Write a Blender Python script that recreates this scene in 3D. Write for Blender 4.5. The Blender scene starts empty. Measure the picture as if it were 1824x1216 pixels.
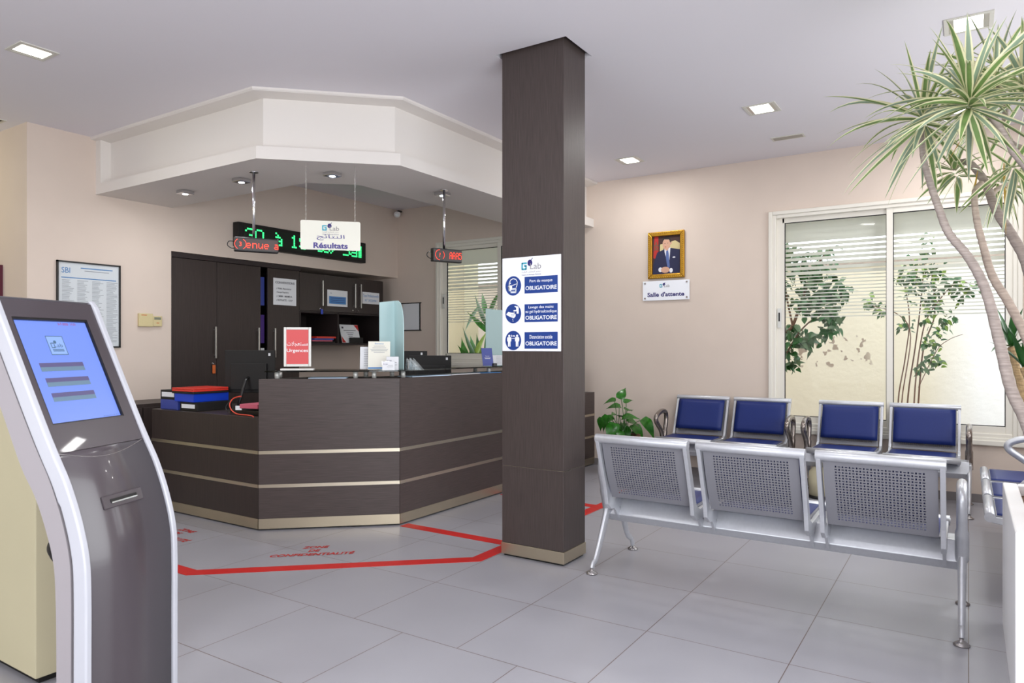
import bpy, math, random
from mathutils import Vector, Matrix
PI = math.pi
S = bpy.context.scene
COL = S.collection

# ------------------------------------------------------------------ camera
CAMH, FPX, YAW, HOR = 1.262, 1257.0, math.radians(32.9), 617.5
cd = bpy.data.cameras.new('camera'); cam = bpy.data.objects.new('camera', cd); COL.objects.link(cam)
cam.location = (0, 0, CAMH); cam.rotation_euler = (PI/2, 0, YAW)
cd.sensor_width = 36; cd.lens = FPX/1824*36; cd.shift_y = 9.5/1824; cd.clip_start = .05
cd.dof.use_dof = True; cd.dof.focus_distance = 4.9; cd.dof.aperture_fstop = 6.3
S.camera = cam
# ------------------------------------------------------------------ world, light, exposure
S.view_settings.view_transform = 'Standard'; S.view_settings.look = 'None'
S.view_settings.gamma = 1; S.view_settings.exposure = -0.1; S.view_settings.use_curve_mapping = False
S.cycles.use_denoising = True
S.cycles.max_bounces = 10; S.cycles.diffuse_bounces = 6; S.cycles.glossy_bounces = 5
S.cycles.transmission_bounces = 8; S.cycles.transparent_max_bounces = 16
S.cycles.sample_clamp_indirect = 6; S.cycles.caustics_reflective = False; S.cycles.caustics_refractive = False
W = bpy.data.worlds.new('daylight'); S.world = W; W.use_nodes = True
bg = W.node_tree.nodes['Background']; bg.inputs[0].default_value = (.93, .97, 1, 1); bg.inputs[1].default_value = 3.3
def area(name, loc, rot, sx, sy, power, color=(1, 1, 1)):
    l = bpy.data.lights.new(name, 'AREA'); l.shape = 'RECTANGLE'; l.size = sx; l.size_y = sy; l.energy = power; l.color = color
    o = bpy.data.objects.new(name, l); COL.objects.link(o); o.location = loc; o.rotation_euler = rot; return o
# daylight coming in through the glazed front behind the camera and the glazed side by the kiosk
area('front_daylight', (-2.2, -2.9, 1.45), (PI/2, 0, 0), 3.2, 2.3, 34, (.95, .97, 1))
area('side_daylight', (.93, .2, 1.45), (PI/2, 0, PI/2), 3.8, 2.3, 96, (.95, .97, 1))
area('side_window_daylight', (.93, 4.75, 1.75), (PI/2, 0, PI/2), 2.2, 1.5, 20, (.96, .98, 1))
# the recessed ceiling lights in view, then unseen lamps added to brighten from above
for lx, ly in ((-4.69, 1.98), (0, 4.58), (-1.285, 5.39), (-2.69, 6.205), (-.03, 6.2), (-1.2, 2.6), (-3.0, .8), (-.9, .2), (-5.2, -.6), (-2.6, -1.6)):
    area('ceiling_and_fill_lamp', (lx, ly, 3.012), (0, 0, 0), .17, .17, 9.5, (1, .99, .97))
for lx, ly in ((-5.497, 3.469), (-4.74, 3.459), (-3.998, 3.705), (-3.733, 4.687)):   # the chrome spotlights under the canopy
    area('canopy_lamp', (lx, ly, 2.512), (0, 0, 0), .04, .04, 4.5, (.97, .98, 1))
l = bpy.data.lights.new('corridor_lamp', 'POINT'); l.energy = 12; l.color = (1, .93, .62); l.shadow_soft_size = .15
o = bpy.data.objects.new('corridor_lamp', l); COL.objects.link(o); o.location = (-7.2, 1.7, 2.5)

# ------------------------------------------------------------------ measuring helpers (photo frame 1824 x 1216)
FW = Vector((-math.sin(YAW), math.cos(YAW), 0)); RT = Vector((math.cos(YAW), math.sin(YAW), 0)); CAM = Vector((0, 0, CAMH))
def ray(x, y): return FW + RT*((x-912)/FPX) + Vector((0, 0, (HOR-y)/FPX))
def at(x, y, ax, v):
    d = ray(x, y); i = 'xyz'.index(ax); return CAM + d*((v-CAM[i])/d[i])
def dep(x, y, t): return CAM + ray(x, y)*t
def fl(x, t, z):
    p = CAM + ray(x, HOR)*t; p.z = z; return p
def az(a): a = math.radians(a); return Vector((math.cos(a), math.sin(a), 0))
UP = Vector((0, 0, 1))

# ------------------------------------------------------------------ materials
M = {}
def lin(c):
    return tuple(((v/255+.055)/1.055)**2.4 if v/255 > .04045 else v/255/12.92 for v in c)
def mat(name, rgb, rough=.5, metal=0, spec=.5, noise=0, nscale=30, bump=0, emit=None, estr=1, coat=0, stretch=None, trans=0):
    m = bpy.data.materials.new(name); m.use_nodes = True; n = m.node_tree.nodes; k = m.node_tree.links
    b = n['Principled BSDF']; c = (*lin(rgb), 1)
    b.inputs['Base Color'].default_value = c; b.inputs['Roughness'].default_value = rough; b.inputs['Metallic'].default_value = metal
    b.inputs['Specular IOR Level'].default_value = spec; b.inputs['Coat Weight'].default_value = coat
    b.inputs['Transmission Weight'].default_value = trans
    if noise or bump:
        tc = n.new('ShaderNodeTexCoord'); mp = n.new('ShaderNodeMapping'); nz = n.new('ShaderNodeTexNoise')
        k.new(tc.outputs['Object'], mp.inputs[0]); k.new(mp.outputs[0], nz.inputs['Vector'])
        s = stretch or (1, 1, 1); mp.inputs['Scale'].default_value = tuple(v*nscale for v in s)
        nz.inputs['Scale'].default_value = 1; nz.inputs['Detail'].default_value = 4
        if noise:
            cr = n.new('ShaderNodeValToRGB'); k.new(nz.outputs['Fac'], cr.inputs[0])
            cr.color_ramp.elements[0].position = .3; cr.color_ramp.elements[1].position = .7
            cr.color_ramp.elements[0].color = (*[v*(1-noise) for v in c[:3]], 1); cr.color_ramp.elements[1].color = (*[min(1, v*(1+noise)) for v in c[:3]], 1)
            k.new(cr.outputs[0], b.inputs['Base Color'])
        if bump:
            bp = n.new('ShaderNodeBump'); bp.inputs['Strength'].default_value = bump; bp.inputs['Distance'].default_value = .004
            k.new(nz.outputs['Fac'], bp.inputs['Height']); k.new(bp.outputs[0], b.inputs['Normal'])
    if emit:
        b.inputs['Emission Color'].default_value = (*lin(emit), 1); b.inputs['Emission Strength'].default_value = estr
    M[name] = m; return m
mat('paint', (214, 199, 187), .75, noise=.02, nscale=3, bump=.03)
mat('paint_cream', (192, 184, 154), .7, noise=.02, nscale=3)
mat('ceiling', (224, 221, 227), .85)
mat('plaster', (222, 217, 212), .8)
mat('wood_v', (66, 57, 55), .42, noise=.22, nscale=1, stretch=(260, 260, 7), bump=.12, spec=.4)
mat('wood_h', (71, 61, 59), .42, noise=.22, nscale=1, stretch=(7, 7, 260), bump=.12, spec=.4)
mat('wood_dark', (52, 43, 41), .4, noise=.2, nscale=1, stretch=(220, 220, 6), spec=.4)
mat('wood_inside', (38, 28, 28), .6)
mat('strip', (205, 196, 178), .32, metal=1, noise=.08, nscale=1, stretch=(4, 4, 300))
mat('plinth', (196, 184, 162), .36, metal=1, noise=.08, nscale=2)
mat('skirting', (128, 122, 122), .45)
mat('chrome', (215, 215, 218), .12, metal=1)
mat('steel', (190, 188, 184), .28, metal=1)
mat('silver', (196, 198, 204), .34, metal=.5, noise=.03, nscale=60)
mat('silver_panel', (138, 138, 145), .42, metal=.35)
mat('silver_dark', (158, 154, 154), .26, metal=.75)
mat('silver_worn', (138, 129, 124), .24, metal=.8, noise=.12, nscale=40)
mat('alu', (214, 214, 210), .42, metal=.3)
mat('alu_window', (226, 222, 212), .35, spec=.5)
mat('gasket', (25, 25, 27), .6)
mat('vinyl', (24, 41, 104), .45, spec=.3, noise=.04, nscale=90, bump=.05)
mat('black', (16, 15, 16), .35)
mat('black_matte', (13, 11, 11), .6)
mat('black_gloss', (12, 10, 12), .12)
mat('white', (240, 240, 242), .35)
mat('white_gloss', (236, 237, 240), .18, coat=.3)
mat('sign_white', (240, 243, 250), .3)
mat('sign_cream', (230, 229, 217), .4)
mat('blue', (26, 62, 138), .35)
mat('ink_purple', (72, 62, 140), .5)
mat('ink_navy', (42, 36, 110), .5)
mat('ink_grey', (150, 146, 150), .5)
mat('ink_teal', (52, 170, 196), .5)
mat('ink_blue', (70, 130, 190), .5)
mat('ink_dark', (60, 60, 74), .6)
mat('ink_faint', (168, 170, 176), .7)
mat('paper', (226, 228, 232), .8)
mat('paper_blue', (190, 212, 232), .8)
mat('red_tape', (196, 30, 28), .4, noise=.06, nscale=14)
mat('red_ink', (186, 38, 34), .5)
mat('red_card', (214, 82, 84), .45)
mat('folder_red', (206, 52, 40), .35)
mat('folder_blue', (22, 62, 190), .3)
mat('folder_indigo', (56, 70, 150), .4)
mat('folder_purple', (70, 40, 120), .5)
mat('pink', (190, 90, 110), .5)
mat('cream_plastic', (206, 192, 146), .45)
mat('lcd', (120, 124, 106), .4)
mat('gold', (190, 142, 48), .35, metal=.85, noise=.2, nscale=120, bump=.5)
mat('gold_bright', (232, 196, 96), .3, metal=.85)
mat('orange', (196, 96, 40), .45)
mat('cable_red', (210, 70, 48), .4)
mat('frosted', (176, 204, 206), .35, spec=.5)
mat('soil', (92, 64, 46), .95, noise=.4, nscale=60, bump=.8)
mat('pot', (120, 84, 66), .7)
mat('bark', (164, 152, 146), .85, noise=.22, nscale=1, stretch=(18, 18, 130), bump=.5)
mat('bark_tan', (178, 162, 150), .8, noise=.2, nscale=1, stretch=(18, 18, 110), bump=.4)
mat('bark_yucca', (176, 150, 112), .9, noise=.35, nscale=1, stretch=(30, 30, 150), bump=.9)
mat('leaf_green', (116, 146, 84), .45, noise=.25, nscale=14)
mat('leaf_grey', (134, 156, 132), .45, noise=.15, nscale=14)
mat('leaf_cream', (232, 228, 188), .5)
mat('leaf_dry', (196, 160, 70), .7)
mat('leaf_deep', (38, 92, 34), .35, noise=.3, nscale=25)
mat('leaf_shiny', (38, 102, 24), .25, noise=.35, nscale=30)
mat('leaf_shrub', (88, 112, 78), .5, noise=.3, nscale=9)
mat('leaf_lime', (128, 158, 66), .4, noise=.2, nscale=12)
mat('twig', (120, 92, 76), .8)
mat('ceil_frame', (206, 204, 196), .5)
mat('vent_slat', (178, 170, 158), .6)
mat('door_red', (84, 22, 44), .4)
mat('kiosk_dark', (70, 63, 68), .28, coat=.2, spec=.5)
mat('kiosk_silver', (152, 146, 150), .45)
mat('kiosk_white', (182, 183, 191), .25, coat=.2)
mat('skin', (206, 160, 136), .6); mat('hair', (34, 26, 26), .6); mat('suit', (34, 36, 70), .7); mat('shirt', (226, 226, 234), .6)
mat('tie', (84, 104, 160), .6); mat('pic_bg', (64, 40, 38), .7); mat('flag_red', (176, 40, 36), .6); mat('flag_green', (40, 96, 70), .6); mat('chair_gold', (206, 190, 140), .6)
mat('leddot_g', (60, 255, 140), .5, emit=(60, 255, 140), estr=1.7)
mat('leddot_r', (255, 60, 40), .5, emit=(255, 60, 36), estr=1.8)
mat('led_panel_g', (8, 26, 18), .4); mat('led_panel_r', (58, 40, 38), .3)
mat('lamp', (255, 255, 245), .5, emit=(255, 255, 240), estr=9)
mat('lamp_spot', (255, 255, 255), .5, emit=(240, 245, 255), estr=8)
mat('screen', (60, 70, 110), .25, emit=(118, 148, 246), estr=.95)
mat('screen_bar', (70, 66, 96), .3, emit=(84, 80, 120), estr=.55)
mat('screen_bar2', (80, 100, 116), .3, emit=(92, 118, 140), estr=.55)
mat('screen_pale', (90, 110, 150), .3, emit=(140, 172, 236), estr=.75)
mat('screen_line', (60, 84, 104), .3, emit=(70, 96, 120), estr=.5)
mat('screen_red', (130, 60, 90), .3, emit=(130, 60, 100), estr=.6)

def nodes_of(name):
    m = bpy.data.materials.new(name); m.use_nodes = True; M[name] = m
    return m, m.node_tree.nodes, m.node_tree.links
# clear glass: straight-through transparency with a mirror coat at grazing angles
def thin_glass(name, tint, refl=1.0):
    m, n, k = nodes_of(name); n.remove(n['Principled BSDF'])
    t = n.new('ShaderNodeBsdfTransparent'); t.inputs[0].default_value = (*tint, 1)
    g = n.new('ShaderNodeBsdfGlossy'); g.inputs['Roughness'].default_value = .02
    f = n.new('ShaderNodeFresnel'); f.inputs[0].default_value = 1.45
    mu = n.new('ShaderNodeMath'); mu.operation = 'MULTIPLY'; mu.inputs[1].default_value = refl
    mx = n.new('ShaderNodeMixShader'); k.new(f.outputs[0], mu.inputs[0]); k.new(mu.outputs[0], mx.inputs[0])
    k.new(t.outputs[0], mx.inputs[1]); k.new(g.outputs[0], mx.inputs[2]); k.new(mx.outputs[0], n['Material Output'].inputs[0])
thin_glass('glass', (.97, .98, .98), .13); thin_glass('acrylic', (.93, .95, .96), .8); thin_glass('smoked_glass', (.30, .34, .34), 1.2)
# floor of 60 cm porcelain tiles
def floor_mat():
    m, n, k = nodes_of('floor_tile'); b = n['Principled BSDF']
    geo = n.new('ShaderNodeNewGeometry'); sp = n.new('ShaderNodeSeparateXYZ'); k.new(geo.outputs['Position'], sp.inputs[0])
    def ma(op, a, bb=None, c=None):
        x = n.new('ShaderNodeMath'); x.operation = op
        for i, v in enumerate((a, bb, c)):
            if v is None: continue
            if isinstance(v, (int, float)): x.inputs[i].default_value = v
            else: k.new(v, x.inputs[i])
        return x.outputs[0]
    row = ma('LESS_THAN', sp.outputs[1], 2.356)
    xs = ma('ADD', ma('ADD', sp.outputs[0], ma('MULTIPLY', row, .3)), 30.0); ys = ma('ADD', sp.outputs[1], 30.0-2.356)
    def line(v):
        u = ma('DIVIDE', v, .6); fr = ma('FRACT', u); d = ma('MINIMUM', fr, ma('SUBTRACT', 1, fr)); return d, ma('FLOOR', u)
    dx, ix = line(xs); dy, iy = line(ys)
    g = ma('LESS_THAN', ma('MINIMUM', dx, dy), .0032)
    wn = n.new('ShaderNodeTexWhiteNoise'); cb = n.new('ShaderNodeCombineXYZ'); k.new(ix, cb.inputs[0]); k.new(iy, cb.inputs[1]); k.new(cb.outputs[0], wn.inputs[0])
    nz = n.new('ShaderNodeTexNoise'); k.new(geo.outputs['Position'], nz.inputs['Vector']); nz.inputs['Scale'].default_value = 3.5; nz.inputs['Detail'].default_value = 6
    v = ma('ADD', ma('MULTIPLY', wn.outputs['Value'], .045), ma('MULTIPLY', nz.outputs['Fac'], .12)); v = ma('ADD', v, .90)
    c1 = n.new('ShaderNodeMix'); c1.data_type = 'RGBA'; c1.inputs[6].default_value = (*lin((160, 159, 166)), 1); c1.inputs[7].default_value = (*lin((112, 98, 92)), 1); k.new(g, c1.inputs[0])
    hs = n.new('ShaderNodeHueSaturation'); k.new(v, hs.inputs['Value']); k.new(c1.outputs[2], hs.inputs['Color']); k.new(hs.outputs[0], b.inputs['Base Color'])
    k.new(ma('ADD', ma('MULTIPLY', nz.outputs['Fac'], .12), .26), b.inputs['Roughness']); b.inputs['Specular IOR Level'].default_value = .5
floor_mat()
# old painted garden wall with flaking patches
def garden_mat():
    m, n, k = nodes_of('garden_wall'); b = n['Principled BSDF']; tc = n.new('ShaderNodeTexCoord')
    sp = n.new('ShaderNodeSeparateXYZ'); k.new(tc.outputs['Object'], sp.inputs[0])
    nz = n.new('ShaderNodeTexNoise'); nz.inputs['Scale'].default_value = 11; nz.inputs['Detail'].default_value = 10; k.new(tc.outputs['Object'], nz.inputs['Vector'])
    r = n.new('ShaderNodeValToRGB'); k.new(nz.outputs['Fac'], r.inputs[0]); r.color_ramp.elements[0].position = .575; r.color_ramp.elements[1].position = .585
    zr = n.new('ShaderNodeMapRange'); k.new(sp.outputs[2], zr.inputs[0]); zr.inputs[1].default_value = 1.42; zr.inputs[2].default_value = 1.36
    zr2 = n.new('ShaderNodeMapRange'); k.new(sp.outputs[2], zr2.inputs[0]); zr2.inputs[1].default_value = .98; zr2.inputs[2].default_value = 1.04
    mu = n.new('ShaderNodeMath'); mu.operation = 'MULTIPLY'; k.new(r.outputs[0], mu.inputs[0]); k.new(zr.outputs[0], mu.inputs[1])
    mu2 = n.new('ShaderNodeMath'); mu2.operation = 'MULTIPLY'; k.new(mu.outputs[0], mu2.inputs[0]); k.new(zr2.outputs[0], mu2.inputs[1])
    xa = n.new('ShaderNodeMapRange'); k.new(sp.outputs[0], xa.inputs[0]); xa.inputs[1].default_value = -.85; xa.inputs[2].default_value = -1.0
    xb = n.new('ShaderNodeMapRange'); k.new(sp.outputs[0], xb.inputs[0]); xb.inputs[1].default_value = -2.1; xb.inputs[2].default_value = -1.95
    m3 = n.new('ShaderNodeMath'); m3.operation = 'MULTIPLY'; k.new(xa.outputs[0], m3.inputs[0]); k.new(xb.outputs[0], m3.inputs[1])
    m4 = n.new('ShaderNodeMath'); m4.operation = 'MULTIPLY'; k.new(mu2.outputs[0], m4.inputs[0]); k.new(m3.outputs[0], m4.inputs[1]); mu2 = m4
    xr = n.new('ShaderNodeMapRange'); k.new(sp.outputs[0], xr.inputs[0]); xr.inputs[1].default_value = -.4; xr.inputs[2].default_value = .1; xr.inputs[3].default_value = 0; xr.inputs[4].default_value = 1
    cw = n.new('ShaderNodeMix'); cw.data_type = 'RGBA'; cw.inputs[6].default_value = (*lin((240, 231, 208)), 1); cw.inputs[7].default_value = (*lin((250, 249, 246)), 1); k.new(xr.outputs[0], cw.inputs[0])
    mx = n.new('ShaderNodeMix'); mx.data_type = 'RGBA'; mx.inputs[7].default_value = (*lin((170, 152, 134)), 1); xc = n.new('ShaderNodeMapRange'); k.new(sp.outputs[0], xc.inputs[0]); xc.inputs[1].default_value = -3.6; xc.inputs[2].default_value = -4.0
    cg = n.new('ShaderNodeMix'); cg.data_type = 'RGBA'; k.new(xc.outputs[0], cg.inputs[0]); k.new(cw.outputs[2], cg.inputs[6]); cg.inputs[7].default_value = (*lin((188, 176, 162)), 1); k.new(cg.outputs[2], mx.inputs[6]); k.new(mu2.outputs[0], mx.inputs[0]); k.new(mx.outputs[2], b.inputs['Base Color'])  # taupe left stretch: shade by the reception window painted into the wall colour
    bp = n.new('ShaderNodeBump'); bp.inputs['Strength'].default_value = .3; bp.inputs['Distance'].default_value = .02; k.new(nz.outputs['Fac'], bp.inputs['Height']); k.new(bp.outputs[0], b.inputs['Normal']); b.inputs['Roughness'].default_value = .9
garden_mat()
# thin plastic shutter slats let some daylight through
m, n, k = nodes_of('shutter'); b = n['Principled BSDF']; b.inputs['Base Color'].default_value = (*lin((232, 230, 220)), 1); b.inputs['Roughness'].default_value = .5
tl = n.new('ShaderNodeBsdfTranslucent'); tl.inputs[0].default_value = (.8, .8, .74, 1); mx = n.new('ShaderNodeMixShader'); mx.inputs[0].default_value = .33
k.new(b.outputs[0], mx.inputs[1]); k.new(tl.outputs[0], mx.inputs[2]); k.new(mx.outputs[0], n['Material Output'].inputs[0])

# ------------------------------------------------------------------ object helpers
MATX = {}
def tag(o, label=None, cat=None, group=None, kind=None):
    if label: o['label'] = label
    if cat: o['category'] = cat
    if group: o['group'] = group
    if kind: o['kind'] = kind
    return o
def thing(name, label, cat, loc=(0, 0, 0), rz=0, group=None):
    o = bpy.data.objects.new(name, None); COL.objects.link(o); o.location = loc; o.rotation_euler = (0, 0, rz); o.empty_display_size = .05
    MATX[o.name] = (Matrix.Translation(Vector(loc)) @ Matrix.Rotation(rz, 4, 'Z')).inverted()
    return tag(o, label, cat, group)
def root_of(o):
    while o.parent: o = o.parent
    return o
class MB:
    def __init__(s): s.v = []; s.f = []; s.m = []; s.sm = []; s.mi = 0; s.smooth = False
    def add(s, vs, fs, smooth=None):
        b = len(s.v); s.v += [Vector(v) for v in vs]
        for f in fs: s.f.append([b+i for i in f]); s.m.append(s.mi); s.sm.append(s.smooth if smooth is None else smooth)
        return s
    def box(s, a, b):
        x0, x1 = sorted((a[0], b[0])); y0, y1 = sorted((a[1], b[1])); z0, z1 = sorted((a[2], b[2]))
        return s.add([(x, y, z) for x in (x0, x1) for y in (y0, y1) for z in (z0, z1)],
                     [(0, 1, 3, 2), (4, 6, 7, 5), (0, 4, 5, 1), (2, 3, 7, 6), (0, 2, 6, 4), (1, 5, 7, 3)])
    def obox(s, c, r, u, n, w, h, d):
        # oriented box: centre c, axes r,u,n, full sizes w,h,d
        c = Vector(c); vs = [c + r*(w/2*i) + u*(h/2*j) + n*(d/2*k) for i in (-1, 1) for j in (-1, 1) for k in (-1, 1)]
        return s.add(vs, [(0, 1, 3, 2), (4, 6, 7, 5), (0, 4, 5, 1), (2, 3, 7, 6), (0, 2, 6, 4), (1, 5, 7, 3)])
    def prism(s, pts, d):
        # extrude planar loop pts by vector d
        n = len(pts); p = [Vector(q) for q in pts]; d = Vector(d)
        return s.add(p + [q+d for q in p], [list(range(n))[::-1], list(range(n, 2*n))] + [(i, (i+1) % n, n+(i+1) % n, n+i) for i in range(n)])
    def poly(s, pts): return s.add(pts, [list(range(len(pts)))])
    def rect(s, c, r, u, w, h, off=0):
        n = r.cross(u); c = Vector(c)+n*off
        return s.poly([c-r*w/2-u*h/2, c+r*w/2-u*h/2, c+r*w/2+u*h/2, c-r*w/2+u*h/2])
    def tube(s, pts, rad, seg=10, cap=True, flat=1.0, smooth=True):
        p = [Vector(q) for q in pts]; n = len(p); R = rad if isinstance(rad, (list, tuple)) else [rad]*n
        ref = None; vs = []
        for i in range(n):
            t = (p[min(i+1, n-1)]-p[max(i-1, 0)]); t = t.normalized() if t.length > 1e-9 else Vector((0, 0, 1))
            if ref is None: ref = t.orthogonal().normalized() if abs(t.x) > .99 else (Vector((1, 0, 0))-t*t.x).normalized()
            ref = (ref-t*ref.dot(t)).normalized(); b = t.cross(ref)
            for j in range(seg):
                a = 2*PI*j/seg; vs.append(p[i]+ref*(math.cos(a)*R[i]*flat)+b*(math.sin(a)*R[i]))
        fs = [(i*seg+j, i*seg+(j+1) % seg, (i+1)*seg+(j+1) % seg, (i+1)*seg+j) for i in range(n-1) for j in range(seg)]
        b0 = len(s.v); s.add(vs, fs, smooth)
        if cap:
            for fc in (list(range(seg))[::-1], [(n-1)*seg+j for j in range(seg)]):
                s.f.append([b0+i for i in fc]); s.m.append(s.mi); s.sm.append(False)
        return s
    def cyl(s, c, r, h, ax=(0, 0, 1), seg=20, smooth=True):
        a = Vector(ax).normalized(); c = Vector(c); return s.tube([c, c+a*h], r, seg, True, 1, smooth)
    def lathe(s, c, prof, seg=20, smooth=True):
        c = Vector(c); n = len(prof)
        vs = [c+Vector((r*math.cos(2*PI*j/seg), r*math.sin(2*PI*j/seg), z)) for r, z in prof for j in range(seg)]
        return s.add(vs, [(i*seg+j, i*seg+(j+1) % seg, (i+1)*seg+(j+1) % seg, (i+1)*seg+j) for i in range(n-1) for j in range(seg)], smooth)
    def disc(s, c, r, u, rx, ry=None, seg=28, off=0):
        ry = ry or rx; n = r.cross(u); c = Vector(c)+n*off
        return s.poly([c+r*(rx*math.cos(2*PI*i/seg))+u*(ry*math.sin(2*PI*i/seg)) for i in range(seg)])
    def shape(s, c, r, u, pts, sc=1, off=0):
        n = r.cross(u); c = Vector(c)+n*off; return s.poly([c+r*(x*sc)+u*(y*sc) for x, y in pts])
    def stroke(s, c, r, u, pts, w, sc=1, off=0):
        n = r.cross(u); c = Vector(c)+n*off
        for (x0, y0), (x1, y1) in zip(pts, pts[1:]):
            a = Vector((x0, y0))*sc; b = Vector((x1, y1))*sc; d = (b-a)
            if d.length < 1e-6: continue
            d.normalize(); q = Vector((-d.y, d.x))*w/2; e = d*w*.3
            s.poly([c+r*p.x+u*p.y for p in (a-q-e, b-q+e, b+q+e, a+q-e)])
        return s
    def text(s, body, c, r, u, w=None, h=None, bold=0, off=.0012, shear=0, alignx='C'):
        cu = bpy.data.curves.new('lettering_curve', 'FONT'); cu.body = body; cu.size = 1; cu.offset = bold; cu.resolution_u = 3; cu.shear = shear; cu.align_x = 'CENTER'
        to = bpy.data.objects.new('lettering_temp', cu); COL.objects.link(to); bpy.context.view_layer.update()
        me = bpy.data.meshes.new_from_object(to.evaluated_get(bpy.context.evaluated_depsgraph_get()))
        vs = [v.co.copy() for v in me.vertices]; fs = [list(p.vertices) for p in me.polygons]
        bpy.data.objects.remove(to); bpy.data.curves.remove(cu); bpy.data.meshes.remove(me)
        if not vs: return s
        x0 = min(v.x for v in vs); x1 = max(v.x for v in vs); y0 = min(v.y for v in vs); y1 = max(v.y for v in vs)
        sx = w/(x1-x0) if w else h/(y1-y0); sy = h/(y1-y0) if h else sx
        n = r.cross(u); c = Vector(c)+n*off; ax = {'C': (x0+x1)/2, 'L': x0, 'R': x1}[alignx]
        return s.add([c+r*((v.x-ax)*sx)+u*((v.y-(y0+y1)/2)*sy) for v in vs], fs, False)
    def build(s, name, mats, parent=None, bev=0, seg=2, local=False, label=None, kind=None, weld=False):
        me = bpy.data.meshes.new(name); vs = s.v
        o = bpy.data.objects.new(name, me); COL.objects.link(o)
        if parent is not None:
            o.parent = parent
            if not local: X = MATX.get(root_of(parent).name, Matrix()); vs = [X @ v for v in vs]
        me.from_pydata([tuple(v) for v in vs], [], s.f); me.update()
        for mm in (mats if isinstance(mats, (list, tuple)) else [mats]): me.materials.append(M[mm])
        me.polygons.foreach_set('material_index', s.m); me.polygons.foreach_set('use_smooth', s.sm)
        if bev:
            b = o.modifiers.new('bevel', 'BEVEL'); b.width = bev; b.segments = seg; b.limit_method = 'ANGLE'; b.angle_limit = math.radians(40)
        if label: o['label'] = label
        if kind: o['kind'] = kind
        return o
def solo(mb, name, mats, label, cat, group=None, bev=0):
    # one-mesh thing with its origin at its base
    xs = [v.x for v in mb.v]; ys = [v.y for v in mb.v]; zs = [v.z for v in mb.v]
    c = Vector(((min(xs)+max(xs))/2, (min(ys)+max(ys))/2, min(zs))); mb.v = [v-c for v in mb.v]
    o = mb.build(name, mats, None, bev); o.location = c; return tag(o, label, cat, group)
def struct(mb, name, mats, bev=0):
    o = mb.build(name, mats, None, bev); o['kind'] = 'structure'; return o
def copy_tree(o, parent=None):
    c = o.copy(); COL.objects.link(c); c.parent = parent
    for ch in list(o.children): copy_tree(ch, c)
    return c
def offset_poly(pts, d):
    # offset an open 2D polyline to its left by d, mitred
    out = []; n = len(pts); P = [Vector(p) for p in pts]
    for i in range(n):
        ns = []
        if i > 0: t = (P[i]-P[i-1]).normalized(); ns.append(Vector((-t.y, t.x)))
        if i < n-1: t = (P[i+1]-P[i]).normalized(); ns.append(Vector((-t.y, t.x)))
        if len(ns) == 1: out.append(P[i]+ns[0]*d)
        else: b = (ns[0]+ns[1]).normalized(); out.append(P[i]+b*(d/b.dot(ns[0])))
    return out
def spline(pts, n=6):
    P = [Vector(p) for p in pts]; out = []
    for i in range(len(P)-1):
        a = P[max(i-1, 0)]; b = P[i]; c = P[i+1]; d = P[min(i+2, len(P)-1)]
        for k in range(n):
            t = k/n; out.append(.5*((2*b)+(c-a)*t+(2*a-5*b+4*c-d)*t*t+(3*b-a-3*c+d)*t**3))
    out.append(P[-1]); return out

# ------------------------------------------------------------------ room shell
XL, YW, CZ = -6.2, 6.86, 3.026
XR, YB = 1.0, -3.0
struct(MB().box((-8.4, YB-.2, -.15), (XR+.2, YW+.25, 0)), 'floor', 'floor_tile')
cb = MB()
# ceiling with a slot around the column head
cx0, cx1, cy0, cy1 = -2.377, -1.952, 3.563, 3.833; gp = .03
for a, b in (((-8.4, YB-.2), (cx0-gp, YW+.25)), ((cx1+gp, YB-.2), (XR+.2, YW+.25)), ((cx0-gp, YB-.2), (cx1+gp, cy0-gp)), ((cx0-gp, cy1+gp), (cx1+gp, YW+.25))):
    cb.box((*a, CZ), (*b, CZ+.03))
cb.box((-8.4, YB-.2, CZ+.2), (XR+.2, YW+.25, CZ+.3))
struct(cb, 'ceiling', 'ceiling')
wb = MB()
def wall_y(mb, x0, x1, holes, y0, y1, z0=0, z1=CZ):
    x = x0
    for hx0, hx1, hz0, hz1 in holes:
        mb.box((x, y0, z0), (hx0, y1, z1)); mb.box((hx0, y0, z0), (hx1, y1, hz0)); mb.box((hx0, y0, hz1), (hx1, y1, z1)); x = hx1
    mb.box((x, y0, z0), (x1, y1, z1))
W1 = (-1.57, .36, .50, 2.52); W2 = (-5.55, -3.75, 1.06, 2.55)
wall_y(wb, -6.9, XR+.2, [(W2[0]+.02, W2[1]-.02, W2[2]+.02, W2[3]-.02), (W1[0]+.02, W1[1]-.02, W1[2]+.02, W1[3]-.02)], YW, YW+.2)
struct(wb, 'wall_back', 'paint')
wl = MB(); wl.box((-6.9, 2.58, 0), (XL, 3.773, CZ)); wl.box((-6.9, 3.773, 2.15), (XL, YW, CZ)); wl.box((-6.95, 3.773, 0), (-6.8, YW, 2.15))
struct(wl, 'wall_left', 'paint')
struct(MB().box((-8.4, 2.58, 0), (-6.9, 2.75, CZ)).box((-8.4, YB, 0), (-8.2, 2.58, CZ)), 'wall_corridor', 'paint_cream')
wr = MB()
wr.box((XR, YB-.2, 0), (XR+.2, -1.8, CZ)); wr.box((XR, -1.8, 2.65), (XR+.2, 2.2, CZ)); wr.box((XR, 2.2, 0), (XR+.2, 3.6, CZ)); wr.box((XR, 3.6, 0), (XR+.2, 5.9, .95)); wr.box((XR, 3.6, 2.55), (XR+.2, 5.9, CZ)); wr.box((XR, 5.9, 0), (XR+.2, YW+.2, CZ))
struct(wr, 'wall_right', 'paint')
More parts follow.
